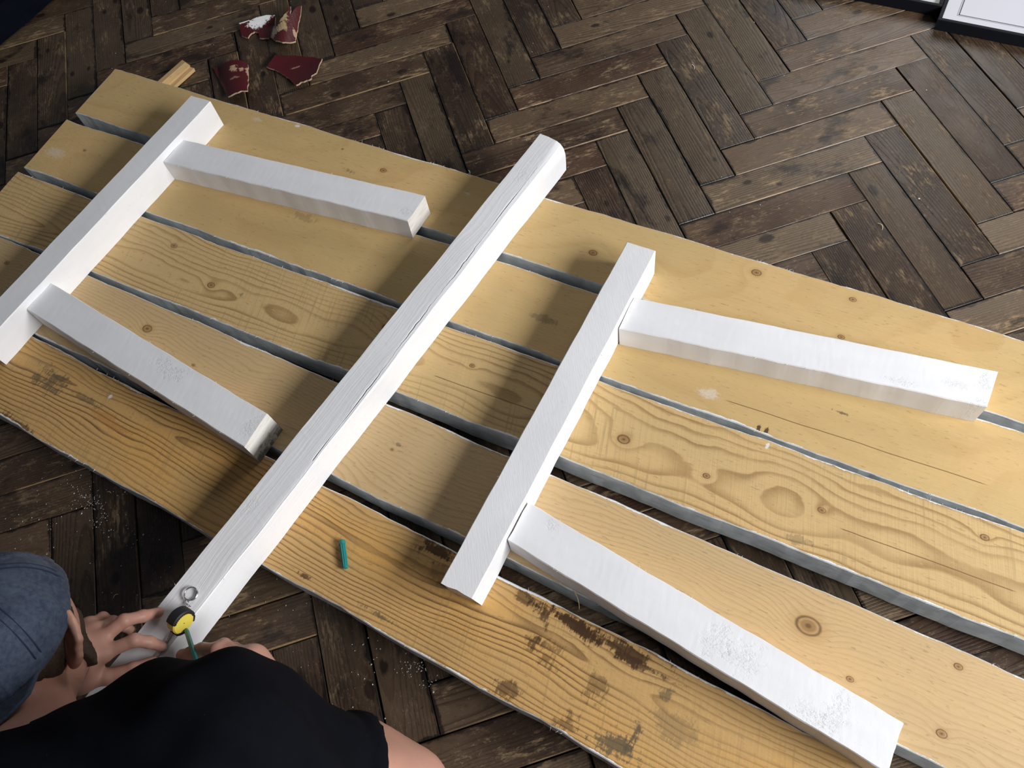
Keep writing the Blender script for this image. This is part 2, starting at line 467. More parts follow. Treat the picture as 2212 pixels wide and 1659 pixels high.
M_fibre = plain('paint_fibre', (0.72, 0.72, 0.70), 0.7)

LIGHT = (0.565, 0.402, 0.180)
def kn(tl, pts): return [(*tl((u, v)), r) for u, v, r in pts]
def st(tl, pts): return [(*tl((u, v)), rx, ry, col, am) for u, v, rx, ry, col, am in pts]
BRN = (0.055, 0.026, 0.010); GRY = (0.11, 0.085, 0.05); ORG = (0.42, 0.19, 0.05)
planks = []
planks.append(plank((250, 148), (163, 243), ((250.5, 148.5), (2212, 734)), ((163, 243.5), (2212, 915)),
    lambda tl: pine('pine_far', 1.3, LIGHT, (0.44, 0.26, 0.09), -0.02, 0.30, 0.05, 95.0, 0.30,
        kn(tl, [(828, 368, .0042), (1281, 546, .0048), (1634, 589, .0052), (1842, 647, .0036), (1817, 728, .0034), (740, 322, .0016)]),
        st(tl, [(760, 372, .02, .006, GRY, .6)]), mott=0.45,
        patch=[(*tl((641, 272)), .007, .005, .95), (*tl((1010, 418)), .008, .004, .3), (*tl((555, 258)), .015, .006, .25)]),
    'far pine plank with three round knots near its right half, next to open parquet'))
planks.append(plank((144, 258), (52, 361.5), ((144, 258), (2212, 935)), ((52, 361.5), (2212, 1141)),
    lambda tl: pine('pine_second', 4.1, LIGHT, (0.45, 0.27, 0.10), -0.10, 0.22, -0.03, 80.0, 0.25,
        kn(tl, [(183, 325, .0022)]),
        st(tl, [(655, 470, .03, .01, GRY, .3), (1820, 893, .012, .003, GRY, .8), (1180, 690, .03, .008, GRY, .4), (1640, 925, .003, .010, BRN, .9), (1655, 932, .003, .010, BRN, .9), (160, 420, .03, .008, GRY, .35)]),
        patch=[(*tl((120, 330)), .03, .016, .30), (*tl((1530, 850)), .02, .012, .45)],
        crack=[(*tl((1560, 862)), *tl((2140, 1050)))]),
    'second pine plank from the far side, clear grained with a long thin crack at right'))
planks.append(plank((38.5, 371), (-55, 478), ((38.5, 371.5), (2212, 1151)), ((0, 507.5), (2212, 1384)),
    lambda tl: pine('pine_middle', 8.6, (0.57, 0.405, 0.190), (0.26, 0.145, 0.05), -0.085, 0.012, 0.028, 120.0, 0.80,
        kn(tl, [(376, 531, .0042), (456, 616, .0048), (1347, 949, .0062), (1020, 790, .0030), (1526, 1028, .0034), (1775, 1102, .0036), (2127, 1161, .0038), (840, 710, .008)]),
        st(tl, [(520, 637, .008, .006, GRY, .5), (1720, 1165, .02, .008, GRY, .4)]), saw=0.65,
        crack=[(*tl((935, 810)), *tl((1160, 890))), (*tl((1810, 1140)), *tl((2200, 1280)))],
        patch=[(*tl((1658, 963)), .003, .007, .9)]),
    'middle pine plank with arched growth rings at left and saw marks at right'))
planks.append(plank((-100, 462), (-190, 580), ((0, 512), (2179, 1449.6)), ((78.6, 721.4), (2039.7, 1658.8)),
    lambda tl: pine('pine_fourth', 12.2, (0.545, 0.39, 0.205), (0.36, 0.22, 0.08), -0.16, 0.10, 0.004, 210.0, 0.40,
        kn(tl, [(15, 568, .0035), (1746, 1352, .0105), (2070, 1440, .0035), (1836, 1467, .0030), (2034, 1585, .0042), (418, 789, .0022), (847, 971, .0018), (318, 710, .006)]),
        st(tl, [(860, 960, .012, .003, GRY, .6)]), mott=0.35),
    'fourth pine plank, straight fine grain with a large knot beside the lower right leg'))
planks.append(plank((-150, 610), (-235, 760), ((71.9, 727.5), (1667, 1542)), ((0, 900), (1200, 1577.5)),
    lambda tl: pine('pine_near', 15.7, (0.54, 0.34, 0.135), (0.17, 0.085, 0.03), -0.045, 0.016, -0.018, 130.0, 1.0,
        kn(tl, []),
        st(tl, [(1235, 1345, .055, .012, BRN, .97), (1340, 1400, .06, .012, BRN, .9), (945, 1190, .03, .014, BRN, .9), (1050, 1520, .05, .012, BRN, .75),
                (1330, 1610, .035, .020, GRY, .85), (1120, 1560, .04, .014, BRN, .6), (110, 820, .035, .022, GRY, .75), (180, 860, .04, .006, GRY, .6), (30, 915, .05, .010, BRN, .75),
                (230, 905, .05, .010, ORG, .5), (950, 1240, .03, .02, BRN, .35), (1180, 1420, .02, .02, BRN, .55), (1290, 1480, .018, .02, BRN, .5), (1180, 1330, .016, .02, BRN, .8), (1245, 1300, .03, .008, BRN, .9), (1390, 1440, .05, .006, BRN, .8), (1150, 1400, .010, .014, BRN, .8), (1090, 1490, .014, .02, BRN, .7), (1220, 1560, .02, .012, BRN, .6), (1370, 1590, .008, .025, GRY, .9), (1440, 1500, .010, .012, GRY, .7), (1130, 1290, .02, .010, BRN, .7), (660, 1245, .012, .004, BRN, .8), (1460, 1570, .03, .02, GRY, .35), (820, 1330, .03, .004, GRY, .8)]),
        saw=0.5, mott=0.7, warm=(0.68, 0.36, 0.09),
        patch=[(*tl((238, 857)), .004, .006, .9)]),
    'near orange-toned pine plank with dark rings and brown mould stains', wob=0.0011))

# ------------------------------------------------------------------ white beams and legs
def rough_end(name, col, dirt=0.0):
    g = Mat(name); x, y, z = g.sep(g.coord())
    n = g.noise(g.vec(x, y * 1.0, z), 60.0, 5, 0.7); s_ = g.noise(g.vec(x * 20, y * 30.0, z * 260.0), 1.0, 3)
    c = g.mix(col, tuple(q * 0.8 for q in col), g.step(s_, 0.4, 0.7))
    if dirt:
        dn = g.noise(g.vec(x, y, z), 45.0, 5, 0.7)
        c = g.mix(c, (0.10, 0.09, 0.07), g.step(dn + (0.022 - z) * 9.0, 0.50, 0.72, 0.0, dirt))
    return g.out(c, 0.75, g.bump(n + s_, 0.5, 0.001), spec=0.2)
M_end = rough_end('sawn_end_thin_paint', (0.74, 0.71, 0.67))
M_end_dirty = rough_end('sawn_end_dirty', (0.72, 0.70, 0.66), 0.9)

def beam(name, corner, dirang, length, width, h, mats, label, cat, group, side=-1, ns=90, e0=(0, 0), e1=(0, 0),
         top_end1=0.0, profile=None, wob=0.0004, crack=None, z0=None):
    """sawn timber lying on the planks. corner = far-left top corner (world xy); local x runs along it, local y
       across (side -1: body lies at -y). e0/e1: along-offsets of the (left, right) corners at both ends."""
    if z0 is None: z0 = ZT + 0.0003
    a = math.radians(dirang)
    prof = profile or (lambda t: [(0.0, 0.0), (0.0, h - 0.0015), (0.0012, h), (0.25 * width, h), (0.5 * width, h), (0.75 * width, h), (width - 0.0012, h), (width, h - 0.0015), (width, 0.0)])
    verts, faces, fm = [], [], []
    np_ = len(prof(0.0)); ph = random.random() * 40
    for i in range(ns + 1):
        t = i / ns
        pr = prof(t)
        for j, (y, z) in enumerate(pr):
            s = y / width
            x = t * length + (1 - t) * (e0[0] * (1 - s) + e0[1] * s) + t * (e1[0] * (1 - s) + e1[1] * s)
            if i == ns: x += top_end1 * (1 - z / h)
            w_ = wob * math.sin(t * 29 + ph) + wob * 0.5 * math.sin(t * 71 + ph * 2) + random.gauss(0, wob * 0.10)
            jag = random.gauss(0, 0.0006) if i in (0, ns) else 0
            yy = y + (w_ if z < h else w_ * 0.6)
            zz = z + (random.gauss(0, 0.00003) if z > 0.01 else 0)
            if crack and z >= h - 0.012:
                pass
            verts.append((x + jag, side * yy, max(0.0, zz)))
    for i in range(ns):
        for j in range(np_):
            p, q = i * np_ + j, i * np_ + (j + 1) % np_
            faces.append((p, q, q + np_, p + np_)); fm.append(0)
    faces.append(tuple(reversed(range(np_)))); fm.append(1)
    faces.append(tuple(ns * np_ + j for j in range(np_))); fm.append(1)
    me = mesh_from(name, verts, faces, fm); fix_normals(me)
    o = new_obj(name, me, list(mats), None, (corner[0], corner[1], z0), a)
    tag(o, label, cat, group)
    # loose paint burrs on the arrises
    fv_, ff_ = [], []
    for k in range(14):
        t = random.random(); y = random.choice((0.0, width)); z = h - 0.001 if random.random() < .7 else 0.0015
        x = t * length; ln = random.uniform(.001, .0032); s = 1 if y == 0 else -1
        b0 = len(fv_); w2 = random.uniform(.0002, .0006)
        fv_ += [(x - w2, side * y, z), (x + w2, side * y, z), (x + random.uniform(-1, 1) * ln, side * (y - s * ln), z + random.uniform(0, .0015)), (x, side * y, z + .0006)]
        ff_ += [(b0, b0 + 1, b0 + 2), (b0, b0 + 2, b0 + 3), (b0 + 1, b0 + 3, b0 + 2)]
    so = new_obj('paint_burrs', mesh_from('burrs', fv_, ff_), M_fibre, o); so['kind'] = 'stuff'
    return o

def line_of(p, q, z):
    a, b = xy(ray(*p, z)), xy(ray(*q, z)); d = b - a
    return a, math.degrees(math.atan2(d[1], d[0])), float(np.linalg.norm(d))

H1, H2 = 0.061, 0.047
G1 = 'white crossbars lying across the planks'; G2 = 'white legs butted against the crossbars'
# crossbars run down-left in the picture; with x along that way, the right-hand side in the picture is at +y
M_p1 = paint_mat('white_paint_smooth', relief=0.16, rx=6.0, ry=120.0, streak=0.06)
a, ang, ln = line_of((413, 206), (0, 641), ZT + H1)
beam('crossbar', a, ang, 0.612, 0.0495, H1, (M_p1, M_end), 'smooth white crossbar at far left with two legs against it', 'beam', G1, side=1, e0=(0, -0.001), e1=(0.0, 0.0))
M_p3 = paint_mat('white_paint_brushed', relief=0.08, rx=5.0, ry=80.0, streak=0.35)
a, ang, ln = line_of((1354, 523), (951, 1259), ZT + H1)
beam('crossbar', a, ang, 0.610, 0.0490, H1, (M_p3, M_end), 'brush-marked white crossbar at the right with two longer-looking legs against it', 'beam', G1, side=1, e0=(0, -0.001), top_end1=-0.006)

# long cracked beam in the middle
M_mid = paint_mat('white_paint_over_rough_grain', relief=0.62, rx=7.0, ry=230.0, chips=[(0.10, 0.022, .02, .012), (0.80, 0.015, .02, .012)])
a, ang, ln = line_of((1166, 288), (334.5, 1318), ZT + H1)
WM = 0.0535
CR = [(0.06, 0.0405), (0.13, 0.043), (0.25, 0.042), (0.40, 0.0440), (0.56, 0.0475), (0.64, 0.0515), (0.72, 0.0525)]
def crack_y(x):
    xs = [c[0] for c in CR]; ys = [c[1] for c in CR]
    return float(np.interp(x, xs, ys)) + 0.0006 * math.sin(x * 140) + 0.0005 * math.sin(x * 331)
LM = 1.13
def mid_profile(t):
    x = t * LM
    wane = float(np.interp(x, [0, .05, .12, .2, .4, .6, .72, .85, 1.2], [.0165, .0125, .012, .0105, .0075, .0035, .002, .002, .0025]))
    drop = float(np.interp(x, [0, .03, .08, .2, .4, .6, 1.2], [.026, .018, .012, .009, .006, .0025, .0015]))
    k = WM - wane
    on = 1.0 if 0.07 < x < 0.70 else 0.0
    cy = min(crack_y(x), k - 0.0015) - 0.001
    gw = 0.0015 * on * min(1.0, (x - 0.05) * 20) * (0.65 + 0.35 * math.sin(x * 47)) + 0.00005; gd = 0.010 * on
    pts = [(0.0, 0.0), (0.0, H1 - 0.0015), (0.0012, H1), (0.25 * k, H1), (0.5 * k, H1), (cy - 0.004, H1), (cy - gw, H1 - 0.0001), (cy, H1 - 0.0002 - gd), (cy + gw, H1 - 0.0001),
           (k, H1 - 0.0004)]
    for s in (0.30, 0.62, 0.86):
        th = s * math.pi / 2
        pts.append((k + wane * math.sin(th), H1 - drop * (1 - math.cos(th))))
    pts += [(WM, H1 - drop), (WM, H1 * 0.3), (WM, 0.0)]
    return pts
beam('long_beam', a, ang, LM, WM, H1, (M_mid, M_end), 'long rough-grained white beam with a crack, tape measure resting on its near end', 'beam', G1, side=1, ns=240, e0=(0, 0.004), profile=mid_profile, wob=0.0006)

def leg(p, q, label, chips=(), end=M_end, top_end1=0.0, e0=(0, 0), e1=(0, 0), length=0.519, streak=0.04, width=0.0610):
    mt = paint_mat('white_paint_leg', relief=0.07, rx=10, ry=90, chips=chips, streak=streak)
    a, ang, ln = line_of(p, q, ZT + H2)
    return beam('table_leg', a, ang, length, width, H2, (mt, end), label, 'leg', G2, side=-1, e0=e0, e1=e1, top_end1=top_end1)
leg((393, 301), (919, 422), 'short-looking white leg at the upper left, pointing right from the left crossbar', chips=[(.50, -.045, .02, .012)], e1=(0.001, -0.006), e0=(0.0046, -0.0034))
leg((113, 612), (580.8, 896), 'white leg at lower left with a dirty mouldy end', chips=[(.30, -.02, .03, .018), (.335, -.02, .02, .02), (.505, -.03, .016, .03)], end=M_end_dirty, top_end1=0.010, e0=(-0.0022, 0.0022), e1=(-.006, 0.000))
leg((1369, 642), (2153.7, 801.6), 'long white leg at the upper right with a speckled, chipped end', chips=[(.47, -.033, .02, .010), (.50, -.055, .02, .008), (.40, -.05, .03, .008), (.505, -.02, .010, .02)], e0=(0.001, -.0075), e1=(0.003, -0.008))
leg((1141.5, 1084.6), (1942, 1554.4), 'white leg at lower right beside an open gap, paint worn off in rough patches', chips=[(.30, -.030, .022, .030), (.34, -.032, .026, .026), (.455, -.035, .018, .034), (.43, -.05, .03, .015), (.045, -.012, .012, .012)], e0=(0.0004, 0.0052), e1=(0, 0.006), length=0.522)

# ------------------------------------------------------------------ implicit shapes, polygonised
def nrm3(v):
    v = np.asarray(v, float); return v / np.linalg.norm(v)
def cap(a, b, r1, r2):
    a = np.asarray(a, float); b = np.asarray(b, float); ab = b - a; L2 = max(ab @ ab, 1e-12)
    def f(P):
        t = np.clip(((P - a) @ ab) / L2, 0, 1)
        return np.linalg.norm(P - a - t[..., None] * ab, axis=-1) - (r1 + (r2 - r1) * t)
    return f
def ell(c, axes, radii):
    c = np.asarray(c, float); A = np.array([nrm3(x) for x in axes]); rr = np.asarray(radii, float)
    def f(P):
        q = (P - c) @ A.T
        k0 = np.linalg.norm(q / rr, axis=-1); k1 = np.linalg.norm(q / rr ** 2, axis=-1)
        return k0 * (k0 - 1.0) / np.maximum(k1, 1e-9)
    return f
def smin(a, b, k):
    h = np.clip(0.5 + 0.5 * (b - a) / k, 0, 1)
    return b + (a - b) * h - k * h * (1 - h)
def blend(fs, k):
    def f(P):
        d = fs[0](P)
        for g in fs[1:]:
            kk = k
            if isinstance(g, tuple): g, kk = g
            d = smin(d, g(P), kk)
        return d
    return f
def nets(f, lo, hi, step, holes=()):
    """naive surface nets over a box; holes = boxes that a finer pass fills in"""
    lo = np.asarray(lo, float); hi = np.asarray(hi, float)
    n = np.maximum(2, np.ceil((hi - lo) / step).astype(int) + 1)
    ax = [lo[i] + step * np.arange(n[i]) for i in range(3)]
    G = np.stack(np.meshgrid(*ax, indexing='ij'), -1)
    D = f(G.reshape(-1, 3)).reshape(n)
    Sg = D < 0
    cs = tuple(n - 1)
    cnt = np.zeros(cs, int)
    for dx in (0, 1):
        for dy in (0, 1):
            for dz in (0, 1):
                cnt += Sg[dx:n[0] - 1 + dx, dy:n[1] - 1 + dy, dz:n[2] - 1 + dz]
    act = (cnt > 0) & (cnt < 8)
    if holes:
        cc = np.stack(np.meshgrid(*[a[:-1] + step / 2 for a in ax], indexing='ij'), -1)
        for (a, b) in holes:
            act &= ~np.all((cc > np.asarray(a) + step) & (cc < np.asarray(b) - step), axis=-1)
    idx = -np.ones(cs, int); ii = np.argwhere(act); idx[act] = np.arange(len(ii))
    if len(ii) == 0: return np.zeros((0, 3)), []
    acc = np.zeros((len(ii), 3)); w = np.zeros(len(ii))
    corners = [(a, b, c) for a in (0, 1) for b in (0, 1) for c in (0, 1)]
    for p in corners:
        for q in corners:
            if p < q and sum(abs(p[k] - q[k]) for k in range(3)) == 1:
                a = D[ii[:, 0] + p[0], ii[:, 1] + p[1], ii[:, 2] + p[2]]
                b = D[ii[:, 0] + q[0], ii[:, 1] + q[1], ii[:, 2] + q[2]]
                cr = (a < 0) != (b < 0)
                t = np.where(cr, a / np.where(cr, a - b, 1), 0)
                pos = np.array(p) + t[:, None] * (np.array(q) - np.array(p))
                acc += pos * cr[:, None]; w += cr
    V = lo + (ii + acc / w[:, None]) * step
    Q = []
    for k in range(3):
        o1, o2 = [(1, 2), (2, 0), (0, 1)][k]
        sl0 = [slice(1, -1)] * 3; sl0[k] = slice(0, n[k] - 1)
        a = D[tuple(sl0)] < 0
        sl1 = list(sl0); sl1[k] = slice(1, n[k])
        b = D[tuple(sl1)] < 0
        for flip in (0, 1):
            e = np.argwhere((a & ~b) if flip == 0 else (~a & b))
            if len(e) == 0: continue
            base = e.copy(); base[:, o1] += 1; base[:, o2] += 1
            def cell(d1, d2):
                c = base.copy(); c[:, o1] -= d1; c[:, o2] -= d2
                return idx[c[:, 0], c[:, 1], c[:, 2]]
            q = np.stack([cell(1, 1), cell(0, 1), cell(0, 0), cell(1, 0)], 1)
            if flip: q = q[:, ::-1]
            q = q[(q >= 0).all(1)]
            Q.append(q)
    Q = np.concatenate(Q) if Q else np.zeros((0, 4), int)
    return V, Q
def nets_mesh(name, f, regions):
    """regions: list of (lo, hi, step); later ones are finer and cut holes into the earlier ones"""
    VV, QQ = [], []; base = 0
    for i, (lo, hi, st_) in enumerate(regions):
        V, Q = nets(f, lo, hi, st_, [(r[0], r[1]) for r in regions[i + 1:]])
        VV.append(V); QQ += [tuple(int(x) + base for x in q) for q in Q]; base += len(V)
    me = mesh_from(name, np.concatenate(VV), QQ)
    return me

def A3(u, v, z): return ray(u, v, z)

# ------------------------------------------------------------------ the kneeling person
def skin_material():
    g = Mat('skin'); p = g.coord()
    n = g.noise(p, 22.0, 4, 0.6); n2 = g.noise(p, 260.0, 3, 0.6); n3 = g.noise(p, 900.0, 2)
    c = g.mix((0.39, 0.20, 0.15), (0.49, 0.275, 0.21), n)
    c = g.mix(c, (0.40, 0.16, 0.12), g.step(n2, 0.55, 0.8, 0.0, 0.35))
    return g.out(c, 0.5, g.bump(n2 * 0.7 + n3 * 0.5, 0.22, 0.0006), spec=0.4, **{'Subsurface Weight': 0.12, 'Subsurface Scale': 0.006})
M_skin = skin_material()
def cloth_material(name, a, b, weave=1800.0, bumpy=0.3, fold=0.0, rough=0.9):
    g = Mat(name); p = g.coord()
    n = g.noise(p, 14.0, 4, 0.6); w = g.noise(p, weave, 2, 0.6); lint = g.noise(p, 300.0, 2, 0.5)
    fo = g.noise(p, 9.0, 2, 0.5, 1.2)
    c = g.mix(a, b, g.step(n * 0.6 + w * 0.4, 0.3, 0.7))
    c = g.mix(c, tuple(min(1, q * 3 + 0.02) for q in b), g.step(lint, 0.78, 0.80, 0.0, 0.5))
    return g.out(c, rough, g.bump(w * 0.25 + fo * fold, bumpy, 0.002), spec=0.06)
M_shirt = cloth_material('black_cotton', (0.0022, 0.0026, 0.0045), (0.0040, 0.0045, 0.0070), fold=2.5)
M_denim = cloth_material('dark_trouser_cloth', (0.02, 0.022, 0.03), (0.03, 0.032, 0.042), fold=1.0)

N_ = A3(85, 1760, 0.375)                    # base of the neck
RS, LS = A3(480, 1606, 0.370), A3(-240, 1790, 0.36)
REl, RWr = A3(872, 1716, 0.17), A3(600, 1520, 0.165)
LEl, LWr = A3(-190, 1500, 0.17), A3(150, 1440, 0.178)
fwd = nrm3([0.42, 0.91, 0.0]); lat = nrm3([0.91, -0.42, 0.0]); up = np.array([0, 0, 1.0])
PEL = N_ - fwd * 0.34 + up * (0.23 - N_[2]) - lat * 0.02
HR, HL = PEL + lat * 0.10, PEL - lat * 0.10
KR = HR + fwd * 0.30 + lat * 0.07; KR[2] = 0.066
KL = HL + fwd * 0.30 - lat * 0.07; KL[2] = 0.066
AR = KR - fwd * 0.38 - lat * 0.03; AR[2] = 0.050
AL = KL - fwd * 0.38 + lat * 0.03; AL[2] = 0.050
TR_, TL_ = AR - fwd * 0.13 + up * -0.018, AL - fwd * 0.13 + up * -0.018

# head frame: looking down at the tape measure
HC = A3(6, 1396, 0.300)
ev = nrm3(CAM - HC); rv_ = nrm3(RR[0] - (RR[0] @ ev) * ev); uv_ = np.cross(ev, rv_)
def vdir(a, b, c): return nrm3(rv_ * a + uv_ * b + ev * c)
HU = vdir(-0.50, 0.65, 0.57)
HRt = vdir(0.82, 0.20, 0.53); HRt = nrm3(HRt - (HRt @ HU) * HU)
HF = np.cross(HU, HRt)
AX = (HRt, HF, HU)
def H(r, f_, u_): return HC + HRt * r + HF * f_ + HU * u_
cran = ell(H(0, -0.008, 0.018), AX, (0.075, 0.096, 0.088))
face = ell(H(0, 0.028, -0.035), AX, (0.058, 0.070, 0.080))
jaw = blend([cap(H(0.045, 0.0, -0.055), H(0.012, 0.072, -0.105), 0.024, 0.018),
             cap(H(-0.045, 0.0, -0.055), H(-0.012, 0.072, -0.105), 0.024, 0.018),
             ell(H(0, 0.066, -0.100), AX, (0.026, 0.022, 0.020))], 0.02)
nose = cap(H(0, 0.096, 0.005), H(0, 0.118, -0.032), 0.007, 0.012)
brow = cap(H(0.032, 0.086, 0.022), H(-0.032, 0.086, 0.022), 0.010, 0.010)
lips = cap(H(0.018, 0.094, -0.062), H(-0.018, 0.094, -0.062), 0.006, 0.006)
def ear(sgn):
    E = H(sgn * 0.079, -0.010, 0.008)
    out_ = nrm3(HRt * sgn * 0.80 - HF * 0.60)          # the ear plane leans out and back
    eu = nrm3(HU * 0.88 + HF * 0.40); eb = nrm3(np.cross(eu, nrm3(np.cross(out_, eu)))); 
    nn = nrm3(np.cross(out_, eu))
    rim = []
    M = 14
    for k in range(M):
        a0 = math.radians(-60 + 300 * k / M); a1 = math.radians(-60 + 300 * (k + 1) / M)
        def pt(a):
            rr = 0.030 if math.sin(a) > 0 else 0.031
            return E + out_ * (0.006 + 0.0145 * (1.25 if math.sin(a) > 0 else 0.9) * math.cos(a)) + eu * rr * math.sin(a)
        rim.append(cap(pt(a0), pt(a1), 0.0025, 0.0025))
    disc = ell(E + out_ * 0.004 + nn * 0.0, (out_, eu, nn), (0.0185, 0.030, 0.0034))
    lobe = ell(E + out_ * 0.003 - eu * 0.030, (out_, eu, nn), (0.009, 0.010, 0.0055))
    root = cap(E - out_ * 0.014 + eu * 0.012, E - out_ * 0.014 - eu * 0.018, 0.007, 0.007)
    return blend(rim + [disc, lobe, (root, 0.01)], 0.0065)
neck = cap(H(0, -0.040, -0.065), N_ - up * 0.01, 0.056, 0.062)
earR, earL = ear(1), ear(-1)

def finger(pts, r0, r1):
    fs = []; n = len(pts) - 1
    for i in range(n):
        fs.append(cap(pts[i], pts[i + 1], r0 + (r1 - r0) * i / n, r0 + (r1 - r0) * (i + 1) / n))
        if 0 < i: fs.append(ell(pts[i], ((1, 0, 0), (0, 1, 0), (0, 0, 1)), [r0 * 1.01 - (r0 - r1) * i / n] * 3))
    return blend(fs, 0.003)
# left hand, spread on the beam and tape
LI = [A3(*p) for p in ((222, 1412, .180), (290, 1383, .174), (322, 1387, .158), (349, 1396, .1425))]
LM_ = [A3(*p) for p in ((212, 1386, .182), (268, 1341, .176), (308, 1331, .158), (342, 1323, .1420))]
LR_ = [A3(*p) for p in ((202, 1366, .176), (244, 1344, .160), (268, 1352, .140), (282, 1362, .126))]
LP_ = [A3(*p) for p in ((192, 1350, .168), (222, 1334, .150), (240, 1342, .128), (250, 1352, .114))]
LT = [A3(*p) for p in ((178, 1472, .172), (232, 1462, .160), (288, 1446, .152), (330, 1431, .1430))]
palmL = blend([cap(LWr, LI[0], 0.021, 0.0125), cap(LWr, LM_[0], 0.020, 0.0125), cap(LWr, LR_[0], 0.019, 0.0120), cap(LWr, LP_[0], 0.018, 0.011), cap(LWr, LT[0], 0.020, 0.0145)], 0.016)
handL = blend([palmL, (finger(LI, 0.0091, .0068), .006), (finger(LM_, 0.0093, .0069), .006), (finger(LR_, 0.0087, .0065), .006), (finger(LP_, 0.0078, .0060), .006), (finger(LT, 0.0112, .0080), .008)], 0.006)
# right hand, closed round the pencil
RI = [A3(*p) for p in ((528, 1440, .186), (468, 1404, .184), (436, 1402, .168), (412, 1407, .153))]
RM = [A3(*p) for p in ((536, 1425, .184), (484, 1394, .176), (454, 1404, .158), (432, 1414, .146))]
RR_ = [A3(*p) for p in ((548, 1416, .178), (506, 1402, .164), (474, 1414, .148), (455, 1424, .142))]
RP_ = [A3(*p) for p in ((560, 1424, .170), (526, 1416, .154), (500, 1426, .143), (482, 1434, .141))]
RT = [A3(*p) for p in ((560, 1490, .172), (500, 1462, .168), (440, 1434, .160), (395, 1416, .146))]
palmR = blend([cap(RWr, RI[0], 0.021, 0.0125), cap(RWr, RM[0], 0.020, 0.0125), cap(RWr, RR_[0], 0.019, 0.012), cap(RWr, RP_[0], 0.018, 0.011), cap(RWr, RT[0], 0.020, 0.0145)], 0.016)
handR = blend([palmR, (finger(RI, 0.0092, .0070), .006), (finger(RM, 0.0093, .0069), .006), (finger(RR_, 0.0087, .0065), .006), (finger(RP_, 0.0078, .0060), .006), (finger(RT, .0125, .0088), .008)], 0.006)

REm = RS + (REl - RS) * 0.5
armR = blend([cap(RS, REl, 0.050, 0.043), ell(REl, ((1, 0, 0), (0, 1, 0), (0, 0, 1)), (0.040, 0.040, 0.038)), cap(REl, REl + (RWr - REl) * 0.35, 0.043, 0.043), cap(REl + (RWr - REl) * 0.3, RWr, 0.042, 0.026)], 0.03)
armL = blend([cap(LS, LEl, 0.050, 0.042), cap(LEl, LEl + (LWr - LEl) * 0.35, 0.042, 0.042), cap(LEl + (LWr - LEl) * 0.3, LWr, 0.041, 0.026)], 0.03)
CH = N_ + (PEL - N_) * 0.30
torso = blend([cap(N_ - up * 0.06, PEL, 0.085, 0.10), cap(RS, N_ - up * 0.01, 0.056, 0.052), cap(A3(352, 1592, 0.355), RS, 0.054, 0.056), cap(LS, N_ - up * 0.01, 0.056, 0.052),
               cap(CH + lat * 0.06, PEL + lat * 0.05, 0.088, 0.085), cap(CH - lat * 0.06, PEL - lat * 0.05, 0.088, 0.085)], 0.06)
legs = blend([cap(HR, KR + up * 0.02, 0.088, 0.058), cap(HL, KL + up * 0.02, 0.088, 0.058), cap(KR, AR, 0.055, 0.038), cap(KL, AL, 0.055, 0.038),
              cap(AR, TR_, 0.034, 0.028), cap(AL, TL_, 0.034, 0.028)], 0.04)
head = blend([cran, (face, 0.03), (jaw, 0.02), (nose, 0.01), (brow, 0.012), (lips, 0.006), (earR, 0.005), (earL, 0.005)], 0.02)
bodyf = blend([torso, (legs, 0.05), (neck, 0.035), (head, 0.025), (armR, 0.04), (armL, 0.04), (handR, 0.012), (handL, 0.012)], 0.03)
def box_of(pts, pad):
    pts = np.array(pts); return pts.min(0) - pad, pts.max(0) + pad
allp = [N_, RS, LS, REl, LEl, HR, HL, KR, KL, AR, AL, TR_, TL_, LM_[3], RWr]
blo, bhi = box_of(allp, 0.14); blo[2] = -0.02
hlo, hhi = box_of([H(0.1, 0.12, 0.11), H(-0.1, -0.11, -0.13), H(0.1, -0.11, -0.12), H(-0.1, 0.12, 0.11)], 0.012)
hhi[2] = max(hhi[2], 0.46)
l0, l1 = box_of(LI + LM_ + LR_ + LP_ + LT + [LWr], 0.026)
r0_, r1_ = box_of(RI + RM + RR_ + RP_ + RT + [RWr], 0.026)
elo, ehi = box_of([H(0.125, -0.05, 0.04), H(0.07, 0.03, -0.055)], 0.012)
me = nets_mesh('person', bodyf, [(blo, bhi, 0.009), (hlo, hhi, 0.0045), (l0, l1, 0.0021), (r0_, r1_, 0.0024), (elo, ehi, 0.0016)])
person = new_obj('person', me, M_skin, smooth=True)
tag(person, 'person in blue cap and black t-shirt bent over the near end of the long beam', 'person')

